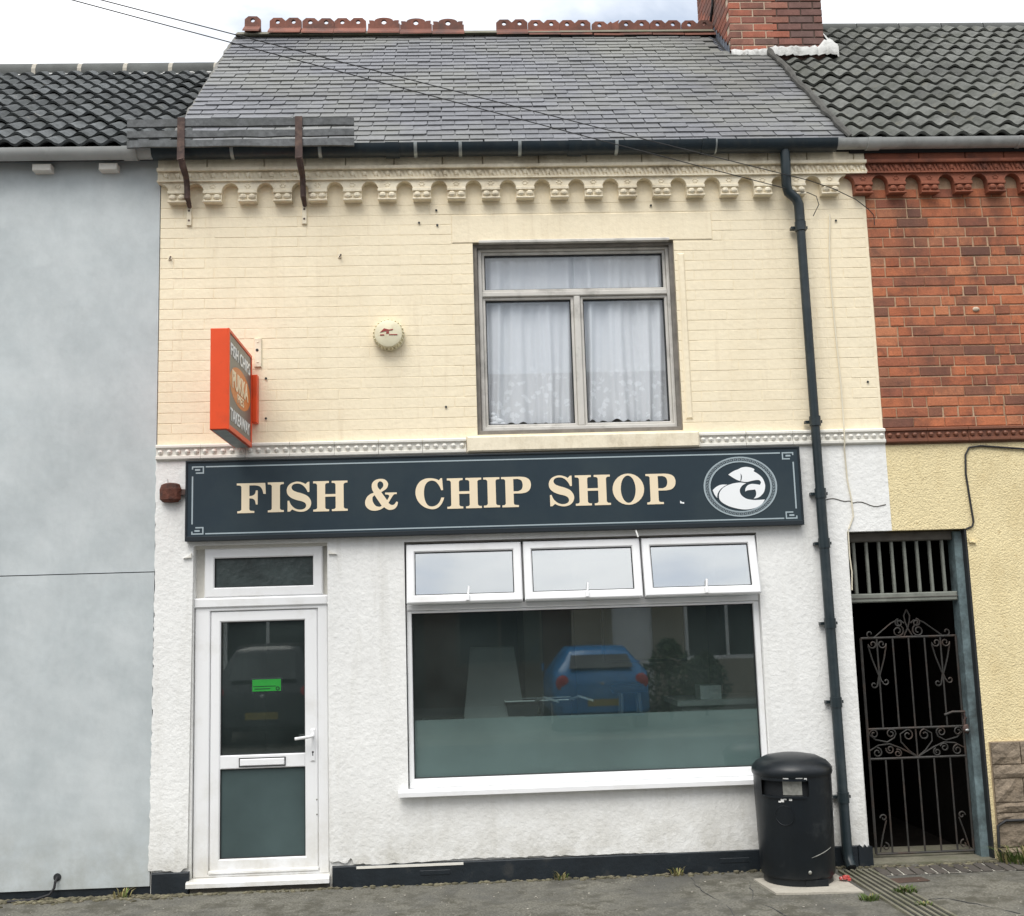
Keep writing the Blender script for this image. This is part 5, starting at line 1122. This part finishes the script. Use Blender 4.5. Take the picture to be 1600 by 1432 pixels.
MB().tube([(BX+0.2475*math.sin(rad(a)), BY-0.2475*math.cos(rad(a)), 0.135+0.0012*(a-6)) for a in range(6, 50, 4)], [0.001, .002, .003, .003, .002, .003, .003, .002, .002, .002, .001], 5).build('scratch', M_zinc, bn)
b = MB(); b.box(BX-0.02, BX+0.13, BY-0.229, BY-0.21, GZ+0.003, GZ+0.008+0.045); b.build('hatch_plate', M_bin, bn)
# concrete pad under the bin
MB().prism_y([(0, 0), (1, 0), (1, 1), (0, 1)], 0, 1)
pad = MB(); pad.add([(1.885, -0.30, GZ-0.1), (1.925, -0.705, GZ-0.1), (2.47, -0.755, GZ-0.1), (2.455, -0.20, GZ-0.1), (1.885, -0.30, GZ+0.012), (1.925, -0.705, GZ+0.012), (2.47, -0.755, GZ+0.012), (2.455, -0.20, GZ+0.012)],
                    [(0, 3, 2, 1), (4, 5, 6, 7), (0, 1, 5, 4), (1, 2, 6, 5), (2, 3, 7, 6), (3, 0, 4, 7)]); pad.build('concrete_pad', M_conc, kind='structure')
# ribbed drain channel from the pipe shoe across the pavement
dc = MB()
for i in range(6):
    a0, a1 = 2.50 + i*0.042, 2.54 + i*0.050
    dc = MB(); w = 0.027
    dc.add([(a0, -0.16, GZ-0.05), (a0+w, -0.16, GZ-0.05), (a1+w, -2.1, GZ-0.05), (a1, -2.1, GZ-0.05), (a0+0.004, -0.16, GZ+0.016), (a0+w-0.004, -0.16, GZ+0.016), (a1+w-0.004, -2.1, GZ+0.016), (a1+0.004, -2.1, GZ+0.016)],
           [(0, 1, 2, 3), (7, 6, 5, 4), (4, 5, 1, 0), (5, 6, 2, 1), (6, 7, 3, 2), (7, 4, 0, 3)]); dc.build('channel_rib', M_conc2, kind='structure')
dg = MB(); dg.add([(2.515, -0.16, GZ+0.005), (2.74, -0.16, GZ+0.005), (2.83, -2.1, GZ+0.005), (2.555, -2.1, GZ+0.005)], [(3, 2, 1, 0)]); dg.build('channel_bed', M_plinth, kind='structure')
# brick-on-edge setts across the passage mouth
for i in range(13):
    x = 2.77 + i*0.077; MB().add([(x, -0.10, GZ-0.05), (x+0.064, -0.10, GZ-0.05), (x+0.045, -0.33, GZ-0.05), (x-0.019, -0.33, GZ-0.05), (x+0.002, -0.10, GZ+0.009), (x+0.062, -0.10, GZ+0.009), (x+0.043, -0.328, GZ+0.009), (x-0.017, -0.328, GZ+0.009)],
        [(0, 1, 2, 3), (7, 6, 5, 4), (4, 5, 1, 0), (5, 6, 2, 1), (6, 7, 3, 2), (7, 4, 0, 3)]).build('paving_brick', M_sett, kind='structure')
MB().add([(2.74, -0.095, GZ+0.004), (3.79, -0.095, GZ+0.004), (3.75, -0.335, GZ+0.004), (2.70, -0.335, GZ+0.004)], [(3, 2, 1, 0)]).build('paving_joint', M_jnt, kind='structure')
MB().add([(2.72, -0.42, GZ+0.004), (2.98, -0.40, GZ+0.004), (3.00, -0.52, GZ+0.004), (2.76, -0.55, GZ+0.004)], [(3, 2, 1, 0)]).build('pavement_patch', mat('reddish_patch', (0.075, 0.048, 0.036), 0.9, 0.2, 10), kind='structure')
# cracks in the pavement
def crack(pts, seed):
    r_ = random.Random(seed); P_ = []
    for (a, b_), (c, e) in zip(pts[:-1], pts[1:]):
        for i in range(6): P_.append((a+(c-a)*i/6 + r_.uniform(-.012, .012), b_+(e-b_)*i/6 + r_.uniform(-.012, .012), GZ+0.001))
    MB().tube(P_, [r_.uniform(.0008, .0042) for _ in P_], 4, flat=1).build('pavement_crack', M_road, kind='structure')
crack([(2.75, -0.98), (2.9, -0.95), (3.05, -1.15), (3.2, -1.4)], 1); crack([(1.5, -0.15), (1.48, -0.5), (1.56, -0.9), (1.52, -1.5)], 3); crack([(1.85, -0.35), (1.75, -0.8), (1.9, -1.4)], 4)

# overhead cables, from the wall out towards a pole up the street
def cable(name, pts, r, m_, label, cat, group=None, n=6):
    o = MB().tube(pts, r, n).build(name, m_, None, True, label=label, cat=cat); 
    if group: o['group'] = group
    return o
def sag(a, b, s, n=24): return [(a[0]+(b[0]-a[0])*i/n, a[1]+(b[1]-a[1])*i/n, a[2]+(b[2]-a[2])*i/n - s*4*(i/n)*(1-i/n)) for i in range(n+1)]
def far(a, b, k): return tuple(a[i] + (b[i]-a[i])*k for i in range(3))
w1 = (2.58, -0.09, 4.83); s1 = (-1.90, -1.95, 5.262); w2 = (2.66, -0.09, 4.92); s2 = (-1.73, -1.95, 5.262)
cable('overhead_cable', sag(w1, far(w1, s1, 2.2), 0.03)[::-1] + [(2.66, -0.06, 4.835), (2.735, -0.03, 4.815), (2.75, -0.03, 4.75), (2.70, -0.03, 4.66)], 0.0032, M_cableb, 'lower of two thin cables crossing the slate roof to the wall', 'cable', 'overhead cables')
cable('overhead_cable', sag(w2, far(w2, s2, 2.2), 0.03)[::-1] + [(2.85, -0.09, 4.85), (3.02, -0.08, 4.765), (3.12, -0.05, 4.70), (3.165, -0.03, 4.66), (3.165, -0.03, 4.58)], 0.0032, M_cableb, 'upper of two thin cables crossing the slate roof, ending at the red brick', 'cable', 'overhead cables')
cable('wall_cable', [(2.835, -0.012, 4.68), (2.806, -0.014, 4.35), (2.804, -0.013, 4.098), (2.812, -0.014, 3.7), (2.823, -0.014, 3.365), (2.81, -0.05, 3.02), (2.806, -0.055, 2.93), (2.81, -0.024, 2.88), (2.815, -0.024, 2.65), (2.835, -0.024, 2.50), (2.84, -0.024, 2.38), (2.80, -0.024, 2.29)], 0.0055, M_cablew, 'thin cream cable running down the wall right of the downpipe', 'cable')
cable('wall_cable', [(2.795, -0.02, 2.28), (2.792, -0.022, 2.1), (2.800, -0.022, 1.98), (2.792, -0.02, 1.85)], 0.005, M_cablew, 'short pale cable hanging at the top left corner of the passage', 'cable')
cable('wall_cable', [(4.8, -0.02, 2.80), (4.15, -0.02, 2.848), (3.83, -0.02, 2.878), (3.745, -0.02, 2.868), (3.712, -0.02, 2.815), (3.702, -0.02, 2.675), (3.718, -0.02, 2.45), (3.728, -0.02, 2.321), (3.715, -0.02, 2.285), (3.672, -0.012, 2.268)], 0.0075, M_cableb, 'black cable looping over the yellow roughcast to the passage', 'cable')
cable('wall_cable', [(4.6, -0.055, 0.22), (3.95, -0.055, 0.215), (3.75, -0.055, 0.215), (3.695, -0.05, 0.18), (3.688, -0.05, 0.02), (3.72, -0.06, -0.05)], 0.010, M_cableb, 'black hose along the stone cladding right of the passage', 'hose')
hs = thing('waste_hose', 'black hose coming out of the grey wall near the ground', 'hose', (-2.80, -0.01, 0.08))
disc([(0.026, 0.0), (0.026, -0.014), (0.0, -0.016)], -2.795, 0.083, 14).build('hose_collar', M_seal, hs)
MB().tube([(-2.795, -0.01, 0.083), (-2.798, -0.04, 0.06), (-2.802, -0.045, 0.02), (-2.83, -0.05, -0.02), (-2.92, -0.06, -0.045), (-3.1, -0.07, -0.05)], 0.009, 7).build('hose', M_cableb, hs, True)

# weeds, moss and rubbish
def tuft(x, y, n, h, spread, label, m_=None, dry=0.2, seed=1):
    r_ = random.Random(seed); t = thing('weed', label, 'weed', (x, y, GZ), 'weeds in the pavement')
    for mm, cnt in ((M_leaf, int(n*(1-dry))), (M_straw, int(n*dry))):
        b = MB()
        for _ in range(cnt):
            a = r_.uniform(0, 6.28); rr = spread*r_.random()**0.7; bx, by = x+rr*math.cos(a), y+rr*0.6*math.sin(a); L = h*r_.uniform(.4, 1.0); le = r_.uniform(.2, 1.1)*L; w = r_.uniform(.003, .007)
            a2 = a + r_.uniform(-1, 1); dx, dy = math.cos(a2), math.sin(a2); px_, py_ = -dy*w, dx*w
            b.add([(bx-px_, by-py_, GZ), (bx+px_, by+py_, GZ), (bx+dx*le*.4+px_*.8, by+dy*le*.4+py_*.8, GZ+L*.7), (bx+dx*le*.4-px_*.8, by+dy*le*.4-py_*.8, GZ+L*.7), (bx+dx*le, by+dy*le, GZ+L*0.85)], [(0, 1, 2, 3), (3, 2, 4)])
        if cnt: b.build('blades', mm, t)
tuft(3.86, -0.11, 260, 0.15, 0.20, 'thick tuft of grass at the foot of the stone cladding', dry=0.3, seed=2)
tuft(2.72, -0.80, 110, 0.055, 0.075, 'small green tuft right of the ribbed drain channel', dry=0.1, seed=3)
tuft(2.44, -0.93, 70, 0.045, 0.06, 'small green tuft left of the ribbed drain channel, below the bin pad', dry=0.1, seed=4)
tuft(2.70, -1.12, 50, 0.035, 0.05, 'tiny green tuft growing between the channel ribs', dry=0.2, seed=6)
for i, (wx, lb) in enumerate(((0.62, 'wispy dry weed at the plinth foot below the middle of the shop window'), (1.42, 'wispy dry weed at the foot of the black plinth left of the bin'), (-2.35, 'dry weed in the debris at the foot of the grey wall'))):
    tuft(wx, -0.06, 26, 0.075, 0.05, lb, dry=0.75, seed=30+i)
r_ = random.Random(14); ms = MB()
for _ in range(900):
    k = r_.random()
    if k < 0.55: x, y = r_.uniform(-3.6, -1.9), -abs(r_.gauss(0.04, 0.05))
    elif k < 0.85: x, y = r_.uniform(-1.9, 2.7), -0.035-abs(r_.gauss(0.0, 0.025))
    else: x, y = r_.uniform(2.7, 4.2), -0.05-abs(r_.gauss(0.0, 0.05))
    s_ = r_.uniform(.006, .022); ms.ball((x, y, GZ+s_*0.2), s_*1.3, s_, s_*0.6, 5, 3)
ms.build('gutter_moss', M_moss, kind='stuff')
gr = MB()
for _ in range(800):
    x, y = r_.uniform(-3.4, 4.0), r_.uniform(-1.9, -0.1); s_ = r_.choice((.002, .002, .003, .003, .004, .006)); gr.ball((x, y, GZ+s_*0.3), s_*1.4, s_, s_*0.6, 5, 3)
gr.build('grit', mat('pale_grit', (0.3, 0.28, 0.24), 0.9, 0.3, 20, rand=0.5), kind='stuff')
wr = MB(); r_ = random.Random(3)
for i in range(7): wr.ball((2.452+r_.uniform(-.025, .025), -0.47+r_.uniform(-.02, .02), GZ+0.022+r_.uniform(0, .02)), r_.uniform(.014, .026), r_.uniform(.01, .02), r_.uniform(.008, .018), 5, 3)
wr.build('wrapper', M_red, label='crumpled red and white wrapper beside the foot of the bin', cat='litter')

# ------------------------------------------------------------------ inside the shop
fr_ = thing('frying_range', 'grey sloping frying range hood seen through the left of the shop window', 'frying range', (0.2, 0.9, GZ))
MB().box(-0.36, 0.75, 0.60, 1.2, GZ, 0.95).build('range_body', M_steel, fr_)
MB().add([(-0.03, 0.60, 0.95), (0.44, 0.60, 0.95), (0.44, 1.2, 0.95), (-0.03, 1.2, 0.95), (0.04, 0.92, 1.50), (0.38, 0.92, 1.50), (0.38, 1.2, 1.50), (0.04, 1.2, 1.50)], [(0, 3, 2, 1), (4, 5, 6, 7), (0, 1, 5, 4), (1, 2, 6, 5), (2, 3, 7, 6), (3, 0, 4, 7)]).build('hood', M_hood, fr_)
MB().box(0.12, 0.32, 0.895, 0.905, 1.36, 1.385).build('hood_trim', M_cream, fr_)
for i, (bx_, lb) in enumerate(((0.42, 'dark wire frying basket with raised handle beside the grey range hood'), (0.68, 'dark wire frying basket at the right end of the frying range'))):
    fb = thing('frying_basket', lb, 'frying basket', (bx_, 0.75, 0.95), 'frying baskets on the range')
    MB().add([(bx_-.10, .63, .952), (bx_+.10, .63, .952), (bx_+.10, .85, .952), (bx_-.10, .85, .952), (bx_-.13, .60, 1.10), (bx_+.13, .60, 1.10), (bx_+.13, .88, 1.10), (bx_-.13, .88, 1.10)], [(0, 3, 2, 1), (0, 1, 5, 4), (1, 2, 6, 5), (2, 3, 7, 6), (3, 0, 4, 7)]).build('basket_body', M_seal, fb)
    MB().tube([(bx_-.13, .60, 1.10), (bx_+.13, .60, 1.10), (bx_+.13, .88, 1.10), (bx_-.13, .88, 1.10)], .006, 6, closed=True).build('basket_rim', M_steel, fb)
    MB().tube([(bx_+.10, .60, 1.10), (bx_+.16, .50, 1.13), (bx_+.26, .42, 1.10)], .010, 6).build('handle', M_steel, fb)
ct = thing('shop_counter', 'low pale counter with steel trays at the right of the shop window', 'counter', (2.0, 0.8, GZ))
MB().box(1.62, 2.4, 0.55, 1.05, GZ, 1.03).build('counter_body', M_int, ct); MB().box(1.58, 2.44, 0.5, 1.1, 1.03, 1.07).build('counter_top', M_hood, ct)
for x in (1.78, 2.3): MB().box(x, x+0.16, 0.6, 0.8, 1.07, 1.17).build('tray', M_steel, ct)
sb = thing('stool', 'dark stool inside the shop behind the frosted film', 'stool', (1.35, 1.4, GZ))
MB().lathe([(0.001, 1.09), (0.15, 1.09), (0.16, 1.12), (0.15, 1.15), (0.001, 1.16)], 1.35, 1.4, 16).build('seat', M_seal, sb, True)
for k in range(4): MB().tube([(1.35+0.1*math.cos(k*1.57+.8), 1.4+0.1*math.sin(k*1.57+.8), 1.09), (1.35+0.17*math.cos(k*1.57+.8), 1.4+0.17*math.sin(k*1.57+.8), GZ)], 0.013, 6).build('leg', M_steel, sb)
mn = thing('menu_board', 'pale menu board on the back wall inside the shop', 'menu board', (1.9, 3.8, 1.5))
MB().box(1.45, 2.30, 3.80, 3.835, 1.25, 1.85).build('board', M_intl, mn); frame_mb(1.43, 2.32, 1.23, 1.87, 0.03, 3.785, 3.83, 0.004).build('board_frame', M_int, mn)

# ------------------------------------------------------------------ across the street (seen mirrored in the glass)
def house_across(x0, x1, label, M_opp, M_fr=None):
    M_fr = M_fr or M_upvc
    t = thing('house_across_street', label, 'house', ((x0+x1)/2, -15.6, GZ), 'houses across the street')
    w = x1-x0; yf = -15.5
    d0, d1 = x0+w*0.18, x0+w*0.36
    ops = [(x0+w*0.5, x0+w*0.88, 0.75, 2.1), (x0+w*0.16, x0+w*0.40, 3.2, 4.5), (x0+w*0.55, x0+w*0.85, 3.2, 4.5)]
    wb = wall_mb(x0, x1, GZ, 5.2, yf-0.25, yf, ops + [(d0, d1, GZ, 2.1)]); wb.build('wall', M_opp, t)
    for a, b_, c, e in ops:
        f_ = MB(); fm_ = frame_mb(a, b_, c, e, 0.08, -0.04, 0.06); f_.add([(p[0], yf-0.05-p[1], p[2]) for p in fm_.v], [q[::-1] for q in fm_.f]); fo = f_.build('window', M_fr, t)
        MB().box((a+b_)/2-0.03, (a+b_)/2+0.03, yf-0.1, yf-0.02, c+0.08, e-0.08).build('mullion', M_fr, fo)
        MB().box(a+0.08, b_-0.08, yf-0.09, yf-0.08, c+0.08, e-0.08).build('pane', M_oppw, fo)
    MB().box(d0, d1, yf-0.15, yf-0.1, GZ, 2.1).build('door', M_fr, t)
    MB().prism_x([(yf+0.3, 5.1), (yf+0.3, 5.2), (yf-2.8, 7.6), (yf-6.0, 5.2), (yf-6.0, 5.1)], x0, x1).build('roof', M_opproof, t)
house_across(-7.4, -2.6, 'pale rendered house across the street mirrored in the shop door', M_opp)
house_across(-2.58, 2.2, 'dark brick house across the street mirrored in the left of the shop window', M_oppd, M_timber)
house_across(2.22, 7.0, 'pale rendered house across the street behind the blue car', M_opp)
def car(label, cx, yr, m_, w=0.81, hgt=1.45, L=3.6):
    """hatchback with its tail towards the shop; tail at y = yr, nose further from the shop"""
    g = -0.20; t = thing('parked_car', label, 'car', (cx, yr-L/2, g), 'cars parked across the street')
    st = [(0.0, .86, .42, .80, .80, .5), (0.06, .95, .30, .92, .93, .62), (0.18, .99, .24, .98, 1.05, .74), (0.42, 1.0, .22, 1.0, hgt-.10, .70), (0.75, 1.0, .20, 1.0, hgt, .70), (1.7, 1.0, .20, .98, hgt, .70), (2.25, 1.0, .20, .95, hgt-.22, .70), (2.65, 1.0, .20, .90, .95, .80), (3.3, .96, .22, .78, .82, .72), (L, .82, .34, .62, .66, .5)]
    b = MB(); rings = []
    for y, wf, zb, zbelt, zt, rw in st:
        hw = w*wf; top = zt; half = [(hw*.86, zb), (hw, zb+.10), (hw, (zb+zbelt)/2+.05), (hw*.97, zbelt), (w*rw+ (0 if zt > zbelt+.2 else hw*.1), zbelt+(zt-zbelt)*.75), (w*rw*.86, top-.01), (w*rw*.4, top)]
        rings.append([(cx+x, yr-y, g+z) for x, z in half] + [(cx-x, yr-y, g+z) for x, z in half[::-1]])
    n = len(rings[0]); b.add([p for r_ in rings for p in r_], [(i*n+k, (i+1)*n+k, (i+1)*n+(k+1) % n, i*n+(k+1) % n) for i in range(len(rings)-1) for k in range(n)] + [tuple(range(n)), tuple(range(len(rings)*n-1, (len(rings)-1)*n-1, -1))])
    b.build('body', m_, t, True, 55)
    MB().add([(cx-.54, yr-.10, g+1.06), (cx+.54, yr-.10, g+1.06), (cx+.48, yr-.36, g+hgt-.13), (cx-.48, yr-.36, g+hgt-.13), (cx-.50, yr-.24, g+1.06), (cx+.50, yr-.24, g+1.06), (cx+.44, yr-.44, g+hgt-.13), (cx-.44, yr-.44, g+hgt-.13)],
             [(3, 2, 1, 0), (4, 5, 6, 7), (0, 1, 5, 4), (1, 2, 6, 5), (2, 3, 7, 6), (3, 0, 4, 7)]).build('rear_window', M_carw, t)
    for s_ in (-1, 1):
        MB().ball((cx+s_*(w-.15), yr-.055, g+.82), .12, .06, .14, 12, 7).build('tail_light', M_lamp, t, True)
        for y in (0.7, 2.95):
            wh = MB().tube([(cx+s_*(w-.20), yr-y, g+.29), (cx+s_*(w-.005), yr-y, g+.29)], .29, 18).build('wheel', M_tyre, t, True)
            MB().tube([(cx+s_*(w-.02), yr-y, g+.29), (cx+s_*(w+.004), yr-y, g+.29)], .18, 14).build('rim', M_steel, wh)
        MB().box(cx+s_*(w-.02) - .04, cx+s_*(w-.02) + .12*s_ + .04, yr-2.15, yr-2.05, g+.95, g+1.08).build('wing_mirror', m_, t)
    MB().box(cx-.26, cx+.26, yr-.01, yr+.034, g+.44, g+.55).build('number_plate', M_plate, t)
    MB().cbox(cx-w*.84, cx+w*.84, yr-.12, yr+.03, g+.34, g+.46, .02).build('bumper', m_, t)
    MB().ball((cx, yr-0.01, g+.80), .045, .015, .035, 10, 5).build('badge', M_steel, t, True)
car('blue hatchback parked tail out across the street, mirrored in the shop window', 2.27, -10.8, M_carb, hgt=1.40)
car('dark hatchback parked tail out across the street, mirrored in the shop door', -3.30, -10.4, M_card, 0.86, 1.62)
def shrub(x, y, h, label, seed):
    r_ = random.Random(seed); t = thing('shrub', label, 'shrub', (x, y, -0.07), 'shrubs across the street'); b = MB()
    for _ in range(1100):
        a, rr, z = r_.uniform(0, 6.28), r_.random()**.5*h*.42, r_.uniform(.1, 1)*h; q = rr*math.sin(math.pi*min(1, z/h*.8+.15)); p = Vector((x+q*math.cos(a), y+q*math.sin(a), -0.07+z)); u = Vector((r_.uniform(-1, 1), r_.uniform(-1, 1), r_.uniform(-1, 1))).normalized()*.06; w = Vector((r_.uniform(-1, 1), r_.uniform(-1, 1), r_.uniform(-1, 1))).normalized()*.03
        b.add([tuple(p-u), tuple(p+w), tuple(p+u), tuple(p-w)], [(0, 1, 2, 3)])
    b.build('foliage', M_hedge, t); MB().tube([(x, y, -0.1), (x, y, h*.6)], 0.03, 6).build('stem', M_timber, t)
shrub(3.55, -11.6, 1.35, 'dark green shrub across the street beside the blue car', 1); shrub(4.3, -12.2, 1.1, 'lower dark shrub across the street right of the blue car', 2)
